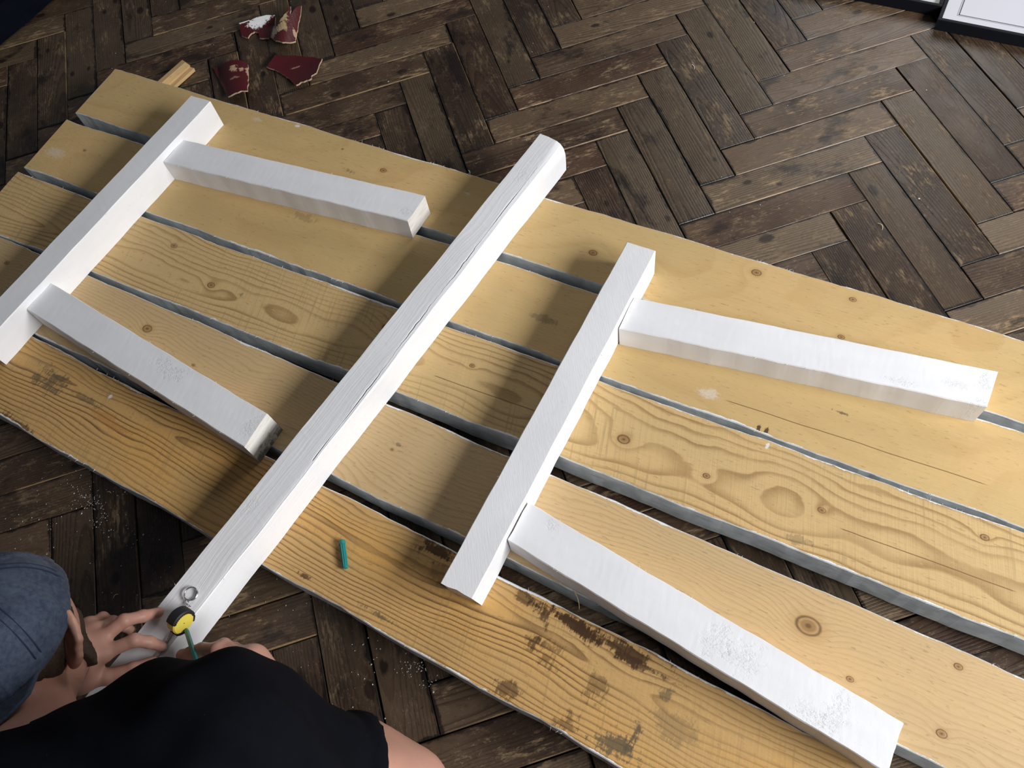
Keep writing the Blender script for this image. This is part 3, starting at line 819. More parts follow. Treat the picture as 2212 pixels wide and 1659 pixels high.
def shirt_f(P):
    d = torso(P) - 0.012
    slv_end = RS + (REl - RS) * 0.66
    ax_ = nrm3(REl - RS)
    sl = cap(RS, slv_end, 0.066, 0.061)(P)
    sl = np.maximum(sl, (P - slv_end) @ ax_)
    cuff = cap(slv_end - ax_ * 0.010, slv_end, 0.066, 0.066)(P)
    cuff = np.maximum(np.maximum(cuff, (P - slv_end) @ ax_), -(P - slv_end + ax_ * 0.020) @ ax_)
    sL = LS + (LEl - LS) * 0.6; axL = nrm3(LEl - LS)
    s2 = np.maximum(cap(LS, sL, 0.066, 0.062)(P), (P - sL) @ axL)
    d = smin(d, sl, 0.035); d = smin(d, s2, 0.035); d = np.minimum(d, cuff)
    # folds
    q = (P - RS)
    fo = np.sin(q @ nrm3([0.9, 0.3, -0.6]) * 95 + 2.5 * np.sin(q[..., 1] * 31)) * 0.0022 + np.sin(q @ nrm3([0.2, -0.9, 0.4]) * 63 + 1.7 * np.sin(q[..., 0] * 27)) * 0.0026
    d = d + fo
    # neck opening
    na = nrm3(H(0, -0.04, -0.065) - N_)
    op = neck(P) - 0.010
    d = np.maximum(d, -np.maximum(op, 0.025 - (P - N_) @ na))
    d = np.maximum(d, (P - N_) @ na - 0.055)
    # hem at the hips
    hd = nrm3(PEL - N_)
    return np.maximum(d, (P - (PEL + hd * 0.05)) @ hd)
slo, shi = box_of([N_, RS, LS, REl, PEL, HR, HL, LEl], 0.12)
sh = new_obj('t_shirt', nets_mesh('t_shirt', shirt_f, [(slo, shi, 0.006)]), M_shirt, person, smooth=True)
sh['label'] = 'black cotton t-shirt with turned-up sleeve'

def trouser_f(P):
    d = blend([cap(HR, KR + up * 0.02, 0.098, 0.066), cap(HL, KL + up * 0.02, 0.098, 0.066), cap(KR, AR, 0.062, 0.046), cap(KL, AL, 0.062, 0.046), cap(HR, HL, 0.105, 0.105)], 0.035)(P)
    d = d + np.sin(P[..., 0] * 80 + 2 * np.sin(P[..., 1] * 40)) * 0.002
    return np.maximum(d, -(P[..., 2] - 0.002))
tlo, thi = box_of([HR, HL, KR, KL, AR, AL], 0.12); tlo[2] = -0.02
new_obj('trousers', nets_mesh('trousers', trouser_f, [(tlo, thi, 0.008)]), M_denim, person, smooth=True)
M_shoe = plain('canvas_shoe', (0.03, 0.03, 0.035), 0.8)
for A_, T_ in ((AR, TR_), (AL, TL_)):
    fsh = blend([cap(A_, T_, 0.042, 0.036), cap(T_, T_ - fwd * 0.05, 0.036, 0.028)], 0.02)
    def shoe_f(P, fsh=fsh): return np.maximum(fsh(P), -(P[..., 2] - 0.001))
    a0, a1 = box_of([A_, T_, T_ - fwd * 0.05], 0.06); a0[2] = -0.02
    new_obj('shoe', nets_mesh('shoe', shoe_f, [(a0, a1, 0.007)]), M_shoe, person, smooth=True)

# cap, worn backwards: crown shell, visor over the nape
def cap_material():
    g = Mat('washed_blue_cotton'); p = g.coord()
    n = g.noise(p, 30.0, 4, 0.65); w = g.noise(p, 1500.0, 2, 0.6); w2 = g.noise(p, 180.0, 3, 0.6)
    c = g.mix((0.020, 0.027, 0.050), (0.048, 0.063, 0.094), g.step(n * 0.5 + w2 * 0.5, 0.33, 0.68))
    c = g.mix(c, (0.11, 0.135, 0.18), g.step(w, 0.55, 0.8, 0.0, 0.4))
    return g.out(c, 0.92, g.bump(w * 0.5 + w2 * 0.5, 0.35, 0.0015), spec=0.15, **{'Sheen Weight': 0.06})
M_cap = cap_material()
CN = nrm3(HU * 0.93 - HF * 0.22)            # the cap opening slopes from the forehead down to the nape
CO = H(0, 0, 0.028)
crownc = H(0, -0.008, 0.025)
capout = ell(crownc, AX, (0.088, 0.104, 0.082))
capin = ell(crownc, AX, (0.0825, 0.0985, 0.0765))
def crown_f(P):
    d = capout(P)
    q = P - crownc
    a = np.arctan2(q @ HF, q @ HRt)
    seam = np.abs(np.mod(a / (math.pi / 3) + 0.5, 1.0) - 0.5) * (math.pi / 3) * np.linalg.norm(q - (q @ HU)[..., None] * HU, axis=-1)
    d = d - 0.0030 * np.exp(-(seam / 0.0055) ** 4) + 0.0022 * np.exp(-(seam / 0.0018) ** 2)
    d = d + 0.0012 * np.sin(q @ HF * 60 + 2 * np.sin(q @ HRt * 40))
    below = -((P - CO) @ CN)
    band = np.exp(-(((P - CO) @ CN - 0.020) / 0.0022) ** 2) * 0.0012
    hgt_ = (P - CO) @ CN
    d = np.maximum(d + band - 0.0022 * np.exp(-((hgt_ - 0.009) / 0.010) ** 4), -capin(P))
    return np.maximum(d, below)
clo, chi = box_of([crownc], 0.125)
capo = new_obj('baseball_cap', nets_mesh('cap', crown_f, [(clo, chi, 0.0026)]), M_cap, person, smooth=True)
capo['label'] = 'washed blue cotton cap worn back to front'
bt = bmesh.new(); bmesh.ops.create_uvsphere(bt, u_segments=16, v_segments=10, radius=0.008)
mb = bpy.data.meshes.new('cap_button'); bt.to_mesh(mb); bt.free()
bo = new_obj('cap_button', mb, M_cap, capo, loc=tuple(crownc + HU * 0.083), smooth=True)
M_seam = plain('faded_seam_tape', (0.016, 0.022, 0.042), 0.95, spec=0.1, scale=400)
for k in range(6):
    sv, sf = [], []
    for side_ in (-1, 1):
        ring_ = []
        for i in range(26):
            el_ = math.radians(88 - 84 * i / 25)
            aa = math.radians(30 + 60 * k) + side_ * 0.0036 / (0.09 * max(0.12, math.cos(el_)))
            dirv = HRt * (0.088 * math.cos(el_) * math.cos(aa)) + HF * (0.104 * math.cos(el_) * math.sin(aa)) + HU * (0.082 * math.sin(el_))
            nn_ = nrm3(HRt * (dirv @ HRt) / 0.088 ** 2 + HF * (dirv @ HF) / 0.104 ** 2 + HU * (dirv @ HU) / 0.082 ** 2)
            if (crownc + dirv - CO) @ CN > 0.003: ring_.append((crownc + dirv + nn_ * 0.0006, nn_))
        b0 = len(sv); nr_ = len(ring_)
        for i, (P_, nn_) in enumerate(ring_):
            tg = nrm3(ring_[min(i + 1, nr_ - 1)][0] - ring_[max(i - 1, 0)][0]); bn = np.cross(tg, nn_)
            for q in range(6):
                an = q * math.pi / 3
                sv.append(P_ + (nn_ * math.cos(an) + bn * math.sin(an)) * 0.0009)
        for i in range(nr_ - 1):
            for q in range(6):
                a = b0 + i * 6 + q; b = b0 + i * 6 + (q + 1) % 6
                sf.append((a, b, b + 6, a + 6))
    mseam = mesh_from('seam', sv, sf); fix_normals(mseam)
    new_obj('seam', mseam, M_seam, capo, smooth=True)
# visor: curved sheet, from the band over the back
vv, vf = [], []
NU, NV = 28, 12
VB = nrm3(-HF * 1.0 + HU * 0.24)           # direction of the visor
for layer in (0.0, -0.0035):
    for i in range(NU + 1):
        a = math.radians(-62 + 124 * i / NU)
        inner = CO + HRt * 0.082 * math.sin(a) - HF * (0.010 + 0.094 * math.cos(a)) + CN * 0.004
        inner = inner - CN * ((inner - CO) @ CN) + CN * 0.006
        reach = 0.072 * math.cos(a * 0.92) ** 0.65
        for j in range(NV + 1):
            t = j / NV
            P = inner + VB * reach * t + HRt * 0.006 * math.sin(a) * t
            sag = -0.014 * (math.sin(a)) ** 2 * (0.35 + 0.65 * t)
            P = P + HU * (sag + layer)
            vv.append(P)
L_ = (NU + 1) * (NV + 1)
for lay in (0, 1):
    for i in range(NU):
        for j in range(NV):
            a = lay * L_ + i * (NV + 1) + j
            q = (a, a + 1, a + NV + 2, a + NV + 1)
            vf.append(q if lay else q[::-1])
edge = [i * (NV + 1) for i in range(NU + 1)] + [NU * (NV + 1) + j for j in range(1, NV + 1)] + [i * (NV + 1) + NV for i in range(NU - 1, -1, -1)] + [j for j in range(NV - 1, 0, -1)]
for a, b in zip(edge, edge[1:] + edge[:1]):
    vf.append((a, b, b + L_, a + L_))
mv = mesh_from('visor', vv, vf); fix_normals(mv)
new_obj('visor', mv, M_cap, capo, smooth=True)

def hair_material():
    g = Mat('dark_brown_hair'); p = g.coord()
    n = g.noise(p, 700.0, 3, 0.7); m2 = g.noise(p, 40.0, 3)
    c = g.mix((0.022, 0.014, 0.009), (0.085, 0.055, 0.035), g.step(n * 0.7 + m2 * 0.3, 0.35, 0.7))
    return g.out(c, 0.75, g.bump(n, 0.6, 0.002), spec=0.3)
M_hair = hair_material()
def beard_f(P):
    d = blend([face, jaw, cap(H(0.045, 0.004, -0.060), H(0.034, 0.020, -0.112), 0.026, 0.024), cap(H(-0.045, 0.004, -0.060), H(-0.034, 0.020, -0.112), 0.026, 0.024), cap(H(0.030, 0.060, -0.105), H(0.034, 0.045, -0.135), 0.030, 0.022), cap(H(-0.030, 0.060, -0.105), H(-0.034, 0.045, -0.135), 0.030, 0.022)], 0.02)(P) - 0.0055
    q = P - HC; r = q @ HRt; f_ = q @ HF; u_ = q @ HU
    n = 0.0014 * np.sin(f_ * 900 + 3 * np.sin(u_ * 500)) * np.sin(u_ * 700 + 2 * np.sin(r * 600))
    d = d + n
    d = np.maximum(d, -(f_ - 0.002 + 0.22 * (u_ + 0.03)))            # in front of the ears
    line = np.interp(f_, [0.0, 0.035, 0.06, 0.085, 0.12], [0.034, 0.014, -0.012, -0.044, -0.056])
    d = np.maximum(d, u_ - line)                                     # cheek line falls towards the mouth
    mouth = np.sqrt((r / 0.022) ** 2 + ((u_ + 0.064) / 0.009) ** 2) - 1
    return np.where((mouth < 0) & (f_ > 0.08), 1.0, d)
new_obj('beard', nets_mesh('beard', beard_f, [(hlo, hhi, 0.003)]), M_hair, person, smooth=True)['label'] = 'short dark beard'
def hair_f(P):
    d = cran(P) - 0.004
    q = P - HC; r = q @ HRt; f_ = q @ HF; u_ = q @ HU
    d = d + 0.0012 * np.sin(r * 900 + 3 * np.sin(u_ * 500)) * np.sin(u_ * 800)
    d = np.maximum(d, -(u_ + 0.035 + 0.12 * f_))
    d = np.maximum(d, (u_ - 0.04))
    d = np.maximum(d, f_ - 0.035)
    return d
new_obj('hair', nets_mesh('hair', hair_f, [(hlo, hhi, 0.003)]), M_hair, person, smooth=True)['label'] = 'short hair at the nape'
M_eye = plain('eye_white', (0.75, 0.72, 0.70), 0.2, var=0.03)
for sg in (1, -1):
    be = bmesh.new(); bmesh.ops.create_uvsphere(be, u_segments=16, v_segments=12, radius=0.0115)
    mev = bpy.data.meshes.new('eye'); be.to_mesh(mev); be.free()
    new_obj('eye', mev, M_eye, person, loc=tuple(H(sg * 0.031, 0.078, -0.002)), smooth=True)
# finger nails
M_nail = plain('nail', (0.50, 0.29, 0.23), 0.3, var=0.05)
for ch, r in ((LI, .0066), (LM_, .0067), (LT, .0078), (RI, .0068)):
    nv, nf = [], []
    tip, d_ = ch[-1], nrm3(ch[-1] - ch[-2]); s_ = nrm3(np.cross(d_, up)); u2 = nrm3(np.cross(s_, d_))
    for i in range(7):
        a = math.radians(-50 + 100 * i / 6)
        for t in (-0.0065, 0.001, 0.0055):
            k = r * (1.03 if t < .004 else 0.86)
            nv.append(tip + d_ * t + s_ * k * math.sin(a) * 0.9 + u2 * (k * math.cos(a) + 0.0001))
    for i in range(6):
        for j in range(2):
            a = i * 3 + j; nf.append((a, a + 1, a + 4, a + 3))
    new_obj('fingernail', mesh_from('fingernail', nv, nf), M_nail, person, smooth=True)

# ------------------------------------------------------------------ tape measure, key ring, pencil, plug
ZBM = ZT + H1
M_yel = plain('yellow_plastic', (0.80, 0.66, 0.10), 0.35, var=0.04)
M_rub = plain('black_rubber', (0.012, 0.012, 0.015), 0.6)
M_chrome = plain('nickel_wire', (0.55, 0.55, 0.56), 0.25, metal=1.0)
M_teal = plain('teal_plastic', (0.010, 0.155, 0.150), 0.45, var=0.2, scale=200)
def prism_ring(a0, a1, ri, ro, h, n=28, scal=0.0):
    """a sector ring (or a disc sector when ri = 0), thickness h centred on 0, bevelled rim"""
    v, f = [], []
    be = min(0.0016, h * 0.2)
    for i in range(n + 1):
        a = math.radians(a0 + (a1 - a0) * i / n); c, s = math.cos(a), math.sin(a)
        r_i = ri + scal * math.sin(i * 2.1) if ri else 0.0
        for r, z in ((r_i, -h / 2), (ro - be, -h / 2), (ro, -h / 2 + be), (ro, h / 2 - be), (ro - be, h / 2), (r_i, h / 2)):
            v.append((r * c, r * s, z))
    for i in range(n):
        for j in range(6):
            a, b = i * 6 + j, i * 6 + (j + 1) % 6
            f.append((a, b, b + 6, a + 6))
    if abs(a1 - a0) < 359.9:
        f.append(tuple(range(5, -1, -1))); f.append(tuple(n * 6 + j for j in range(6)))
    return v, f
nd_ = nrm3([0.66, -0.72, 0.10]); e1_ = nrm3(np.cross(up, nd_)); e2_ = nrm3(np.cross(nd_, e1_))
tc = at(390, 1341, ZBM + 0.0178)
tape = empty('tape_measure', (tc.x, tc.y, ZBM)); tag(tape, 'tiny yellow and black key-ring tape measure standing on the long beam beside the hands', 'tape measure')
MT = Matrix(((e1_[0], e2_[0], nd_[0], 0), (e1_[1], e2_[1], nd_[1], 0), (e1_[2], e2_[2], nd_[2], tc.z - ZBM), (0, 0, 0, 1)))
def tape_part(name, vf_, mt, off=(0, 0, 0), smooth=False):
    me = mesh_from(name, vf_[0], vf_[1]); fix_normals(me); me.transform(MT @ Matrix.Translation(off))
    return new_obj(name, me, mt, tape, smooth=smooth)
tape_part('case', prism_ring(0, 360, 0, 0.0162, 0.0140), M_yel)
tape_part('rubber_grip', prism_ring(-24, 122, 0.0140, 0.0182, 0.0158, n=40, scal=0.0007), M_rub)
tape_part('rubber_foot', prism_ring(196, 232, 0.0140, 0.0186, 0.0158, n=8), M_rub)
tape_part('rubber_foot', prism_ring(300, 326, 0.0145, 0.0182, 0.0158, n=8), M_rub)
tape_part('screw', prism_ring(0, 360, 0, 0.0019, 0.0150, n=14), M_rub)
# printed blade, pulled out along the beam
def blade_material():
    g = Mat('printed_blade'); x, y, z = g.sep(g.coord())
    t = g.math('FRACT', x * 500.0); t5 = g.math('FRACT', x * 100.0)
    side_ = g.step(y, 0.0009, 0.0011)
    ink = g.step(t, 0.62, 0.70) * side_
    num = g.step(g.noise(g.vec(x * 900.0, y * 900.0, 0.0), 1.0, 1), 0.55, 0.58) * g.step(g.math('ABSOLUTE', y + 0.0008), 0.0012, 0.0014, 1.0, 0.0) * g.step(t5, 0.35, 0.40)
    c = g.mix((0.55, 0.55, 0.50), (0.02, 0.02, 0.03), g.math('MAXIMUM', ink, num))
    return g.out(c, 0.35)
b0 = xy(ray(374, 1366, ZBM + .002)); b1 = xy(ray(318, 1450, ZBM + .002)); bd = (b1 - b0); bl = np.linalg.norm(bd)
vb, fb = [], []
for i in range(21):
    t = i / 20
    for j, yy in enumerate((-.0031, -.0016, 0, .0016, .0031)):
        zc = 0.0035 - 0.0022 * min(1, t * 3) + 0.0007 * (abs(j - 2) / 2) ** 2 + 0.0002
        vb.append((t * bl, yy, zc))
for i in range(20):
    for j in range(4):
        a = i * 5 + j; fb.append((a, a + 1, a + 6, a + 5))
mbl = mesh_from('blade', vb, fb)
blo_ = new_obj('blade', mbl, blade_material(), tape, loc=(b0[0] - tc.x, b0[1] - tc.y, 0), rotz=math.atan2(bd[1], bd[0]))
def torus(c, n_, R, r, seg=28, ms=8, a0=0, a1=360):
    n_ = nrm3(n_); u_ = nrm3(np.cross(n_, [0.3, 0.9, 0.1])); w_ = np.cross(n_, u_)
    v, f = [], []
    full = (a1 - a0) >= 360
    cnt = seg if full else seg + 1
    for i in range(cnt):
        a = math.radians(a0 + (a1 - a0) * i / seg); d = u_ * math.cos(a) + w_ * math.sin(a)
        for j in range(ms):
            b = 2 * math.pi * j / ms
            v.append(np.asarray(c) + d * (R + r * math.cos(b)) + n_ * r * math.sin(b))
    for i in range(seg if full else seg):
        i2 = (i + 1) % cnt
        for j in range(ms):
            f.append((i * ms + j, i * ms + (j + 1) % ms, i2 * ms + (j + 1) % ms, i2 * ms + j))
    return v, f
def join_vf(parts):
    V, Fc = [], []
    for v, f in parts:
        b = len(V); V += list(v); Fc += [tuple(b + i for i in q) for q in f]
    return V, Fc
kc = np.array(at(413, 1283, ZBM + 0.0030)); org_ = np.array([tc.x, tc.y, ZBM])
rv = join_vf([torus(kc - org_, [0.12, -0.1, 1], 0.0088, 0.0008, 36), torus(kc - org_ + [0, 0, 0.0013], [0.05, -0.05, 1], 0.0088, 0.0008, 36)])
mk_ = mesh_from('key_ring', *rv); fix_normals(mk_); new_obj('key_ring', mk_, M_chrome, tape, smooth=True)
ch_ = [(403, 1297, .004), (405, 1302, .004), (407, 1307, .005), (409, 1312, .007), (411, 1317, .010)]
for i, (u, v, z) in enumerate(ch_):
    c_ = np.array(at(u, v, ZBM + z)) - org_
    t_ = torus(c_, ([0, 0.25, 1] if i % 2 else [1, 0.5, 0.1]), 0.0019, 0.00055, 14, 6)
    ml_ = mesh_from('chain_link', *t_); fix_normals(ml_); new_obj('chain_link', ml_, M_chrome, tape, smooth=True)

def lathe(name, a, b, prof, mt, parent=None, seg=12, flute=0.0, nfl=0, smooth=False):
    a = np.asarray(a, float); b = np.asarray(b, float); d = b - a; L_n = np.linalg.norm(d); d = d / L_n
    u_ = nrm3(np.cross(d, [0, 0.2, 1])); w_ = np.cross(d, u_)
    v, f = [], []
    for (t, r) in prof:
        for j in range(seg):
            an = 2 * math.pi * j / seg
            rr = r * (1 - (flute if (nfl and (j * nfl // seg) * seg == j * nfl and 0.14 < t < 0.97) else 0))
            v.append(a + d * L_n * t + (u_ * math.cos(an) + w_ * math.sin(an)) * rr)
    for i in range(len(prof) - 1):
        for j in range(seg):
            f.append((i * seg + j, i * seg + (j + 1) % seg, (i + 1) * seg + (j + 1) % seg, (i + 1) * seg + j))
    f.append(tuple(range(seg - 1, -1, -1))); f.append(tuple((len(prof) - 1) * seg + j for j in range(seg)))
    me = mesh_from(name, v, f); fix_normals(me)
    return new_obj(name, me, mt, parent, smooth=smooth)
pa, pb = np.array(at(399, 1351, ZBM + 0.0012)), np.array(at(428, 1440, ZBM + 0.062))
pen = lathe('pencil', pa, pb, [(0, .0005), (0.05, .0012), (0.17, .0032), (1, .0034)], M_teal, seg=6)
tag(pen, 'green pencil held in the right hand, its point on the long beam', 'pencil')
lathe('lead', pa - (pb - pa) * 0.02, pa + (pb - pa) * 0.03, [(0, .0002), (1, .0008)], M_rub, pen, seg=6)

M_plug = plain('teal_nylon', (0.012, 0.20, 0.19), 0.5, var=0.25, scale=300)
q0, q1 = np.array(at(738.5, 1167, ZT + .0048)), np.array(at(746.5, 1228, ZT + .0048))
plug = lathe('wall_plug', q0, q1, [(0, .0036), (.02, .0046), (.14, .0048), (.15, .0043), (.6, .0044), (.9, .0041), (.99, .0036), (1, .0026)], M_plug, seg=24, flute=0.20, nfl=8)
tag(plug, 'teal ribbed plastic wall plug lying on the near plank', 'wall plug')

# ------------------------------------------------------------------ raw batten under the planks
M_raw = pine('raw_batten_wood', 21.0, (0.46, 0.32, 0.16), (0.30, 0.19, 0.09), -0.01, 0.12, 0.01, 120.0, 0.35, mott=0.6, width=0.03)
for nd__ in list(M_raw.node_tree.nodes):
    if nd__.type == 'ATTRIBUTE': nd__.attribute_name = 'board'
def profile_stick(name, a, b, prof, mt, z0=0.0015):
    a2, b2 = np.asarray(a)[:2], np.asarray(b)[:2]; d = b2 - a2; ln = np.linalg.norm(d)
    v, f = [], []; n = 24; k = len(prof)
    for i in range(n + 1):
        t = i / n
        for (y, z) in prof:
            v.append((t * ln + (random.gauss(0, .0012) if i == 0 else 0), y + random.gauss(0, .0001), z))
    for i in range(n):
        for j in range(k):
            p, q = i * k + j, i * k + (j + 1) % k
            f.append((p, q, q + k, p + k))
    f += [tuple(range(k - 1, -1, -1)), tuple(n * k + j for j in range(k))]
    me = mesh_from(name, v, f)
    at2 = me.attributes.new('board', 'FLOAT_VECTOR', 'POINT'); at2.data.foreach_set('vector', np.full(len(v) * 3, 0.05))
    fix_normals(me)
    return new_obj(name, me, mt, None, (a2[0], a2[1], z0), math.atan2(d[1], d[0]))
sa, sb = ray(392, 131, .018), ray(343, 174, .018)
sd = nrm3(sb - sa); sb = sa + sd * 1.05
# seen from the end, +y of the stick is the right-hand (lower) side
BT = [(0, 0), (0, .0172), (.002, .0182), (.014, .0182), (.0155, .0172), (.024, .0120), (.024, .0085), (.034, .0075), (.034, 0)]
stk = profile_stick('batten', sa, sb, BT, M_raw)
tag(stk, 'unpainted stepped wooden batten sticking out from beneath the far plank', 'batten')

# ------------------------------------------------------------------ broken pottery
def glaze(name, col, patches=()):
    g = Mat(name); p = g.coord(); n = g.noise(p, 45.0, 4, 0.6); n2 = g.noise(p, 260.0, 3, 0.7)
    x, y, z = g.sep(p)
    c = g.mix(col, tuple(q * 0.6 for q in col), n)
    for (cx, cy, rx, ry, pc, am) in patches:
        dx, dy = (x - cx) / rx, (y - cy) / ry
        d = g.math('SQRT', dx * dx + dy * dy)
        k = g.noise(g.vec(x, y, z), 160.0, 4, 0.75)
        c = g.mix(c, pc, g.step(d * 0.8 + (k - 0.5) * 2.4, 0.60, 0.85, am, 0.0))
    return g.out(c, 0.38, g.bump(n2, 0.1, 0.0008), spec=0.5)
M_biscuit = plain('cream_biscuit_clay', (0.46, 0.34, 0.24), 0.85)
SC = 360 / 2212.0
def shard(outline, zf, mats, label, th=0.0035, cell=0.006, jag=0.0006):
    P = [(400 + a * SC, b * SC) for a, b in outline]
    pts = []
    for i, (u, v) in enumerate(P):          # roughen the broken edge
        u2, v2 = P[(i + 1) % len(P)]
        n = max(2, int(math.hypot(u2 - u, v2 - v) / 5))
        for k in range(n):
            t = k / n
            pts.append((u + (u2 - u) * t + random.gauss(0, jag * 900), v + (v2 - v) * t + random.gauss(0, jag * 900)))
    W0 = []
    for u, v in pts:
        w0 = ray(u, v, 0.0)
        for _ in range(4): w0 = ray(u, v, max(0.0, zf(w0[0], w0[1])))
        W0.append(w0)
    c0 = np.mean(W0, axis=0)
    bm = bmesh.new()
    vs_ = [bm.verts.new((w[0] - c0[0], w[1] - c0[1], 0)) for w in W0]
    f0 = bm.faces.new(vs_)
    bmesh.ops.triangulate(bm, faces=[f0])
    for ax_i in (0, 1):
        lo_ = min(v.co[ax_i] for v in bm.verts); hi_ = max(v.co[ax_i] for v in bm.verts)
        k = lo_ + cell
        while k < hi_:
            no = [0, 0, 0]; no[ax_i] = 1; co_ = [0, 0, 0]; co_[ax_i] = k
            bmesh.ops.bisect_plane(bm, geom=bm.verts[:] + bm.edges[:] + bm.faces[:], plane_co=co_, plane_no=no)
            k += cell
    bmesh.ops.remove_doubles(bm, verts=bm.verts, dist=0.0002)
    for f_ in bm.faces:
        if f_.normal.z < 0: f_.normal_flip()
    base_f = list(bm.faces)
    # raise every point along its line of sight-independent vertical: z is a function of the plan position
    ring = [e for e in bm.edges if len(e.link_faces) == 1]
    top = {v: v for v in bm.verts}
    bot = {}
    for v in list(bm.verts):
        bot[v] = bm.verts.new((v.co.x, v.co.y, 0))
    for f_ in base_f:
        nf = bm.faces.new([bot[v] for v in reversed(f_.verts)]); nf.material_index = 1
    for e in ring:
        a, b = e.verts
        lf = e.link_faces[0]
        try: q = bm.faces.new([a, b, bot[b], bot[a]]); q.material_index = 2
        except ValueError: pass
    for v, w in bot.items():
        z = max(0.0, zf(v.co.x + c0[0], v.co.y + c0[1]))
        v.co.z = z + th + 0.0006; w.co.z = z + 0.0006
    bmesh.ops.recalc_face_normals(bm, faces=bm.faces[:])
    me = bpy.data.meshes.new('shard'); bm.to_mesh(me); bm.free()
    o = new_obj('pottery_shard', me, mats, None, (c0[0], c0[1], 0))
    tag(o, label, 'shard', 'shards of a broken maroon pot')
    return o, c0
MAR = (0.095, 0.010, 0.014)
def pz(u, v): return ray(400 + u * SC, v * SC, 0.0)
def ridge(p, q, w, h):
    a, b = pz(*p), pz(*q); d = nrm3(b - a)
    def f(x, y):
        r = np.array([x - a[0], y - a[1]]); k = abs(d[0] * r[1] - d[1] * r[0]) / w
        return h * (1 - k * k) if k < 1 else 0.0
    return f
def bowl(c, w, h):
    a = pz(*c)
    def f(x, y): return min(h, h * ((x - a[0]) ** 2 + (y - a[1]) ** 2) / (w * w))
    return f
def rel(c0, u, v):
    p = pz(u, v); return p[0] - c0[0], p[1] - c0[1]
def mean_of(o):
    W0 = [pz(a, b) for a, b in o]; return np.mean(W0, axis=0)
S3 = [(375, 905), (430, 912), (500, 895), (580, 835), (640, 810), (750, 820), (840, 870), (848, 1000), (835, 1220), (750, 1225), (680, 1250), (575, 1300), (520, 1200), (470, 1090), (420, 1000)]
c3 = mean_of(S3)
shard(S3, ridge((660, 800), (760, 1300), 0.040, 0.017), [glaze('maroon_glaze_scratched', MAR, [(*rel(c3, 640, 960), .009, .011, (0.55, .36, .24), .9), (*rel(c3, 740, 960), .005, .007, (0.55, .36, .24), .8), (*rel(c3, 815, 960), .004, .016, (0.55, .36, .24), .8), (*rel(c3, 650, 1080), .010, .004, (0.45, .28, .18), .5)]), M_biscuit, M_biscuit],
      'curved maroon pottery shard with pale scratches, nearest the far plank')
S4 = [(1090, 905), (1200, 755), (1340, 755), (1500, 762), (1680, 778), (1832, 798), (1790, 860), (1780, 920), (1750, 985), (1690, 1020), (1685, 1060), (1620, 1085), (1550, 1110), (1480, 1148), (1400, 1075), (1250, 965)]
c4 = mean_of(S4)
shard(S4, bowl((1460, 900), 0.075, 0.010), [glaze('maroon_glaze_plain', MAR, [(*rel(c4, 1545, 920), .012, .0025, (0.40, .25, .2), .7)]), M_biscuit, M_biscuit],
      'flat maroon pottery shard with a jagged cream broken edge')
S1 = [(725, 335), (760, 325), (870, 292), (960, 250), (1040, 232), (1130, 222), (1200, 222), (1212, 270), (1200, 350), (1180, 430), (1115, 520), (1040, 528), (1000, 520), (985, 455), (930, 435), (885, 465), (845, 520), (765, 495), (740, 415)]
c1 = mean_of(S1)
shard(S1, ridge((700, 290), (1230, 190), 0.042, 0.014), [glaze('maroon_glaze_white_patch', MAR, [(*rel(c1, 985, 320), .025, .0145, (0.82, .83, .84), 1.0), (*rel(c1, 1110, 270), .018, .009, (0.82, .83, .84), 1.0), (*rel(c1, 820, 330), .016, .005, (0.82, .83, .84), 1.0)]), M_biscuit, M_biscuit],
      'maroon pottery shard with a white patch, left of the tall curved shard')
S2 = [(1120, 480), (1180, 380), (1280, 270), (1350, 190), (1388, 110), (1405, 95), (1412, 150), (1400, 215), (1430, 190), (1480, 130), (1548, 98), (1545, 180), (1520, 290), (1500, 420), (1475, 550), (1470, 570), (1400, 585), (1300, 578), (1180, 545)]
c2 = mean_of(S2)
shard(S2, ridge((1390, 80), (1310, 640), 0.034, 0.026), [glaze('maroon_glaze_bare_clay', MAR, [(*rel(c2, 1320, 250), .013, .030, (0.42, .32, .18), 1.0), (*rel(c2, 1210, 450), .018, .017, (0.50, .38, .24), 1.0), (*rel(c2, 1465, 420), .004, .014, (0.55, .38, .27), .8), (*rel(c2, 1330, 400), .012, .014, (0.42, .32, .18), .9)]), M_biscuit, M_biscuit],
      'tall curved pottery shard, half bare clay and half maroon, at the back')

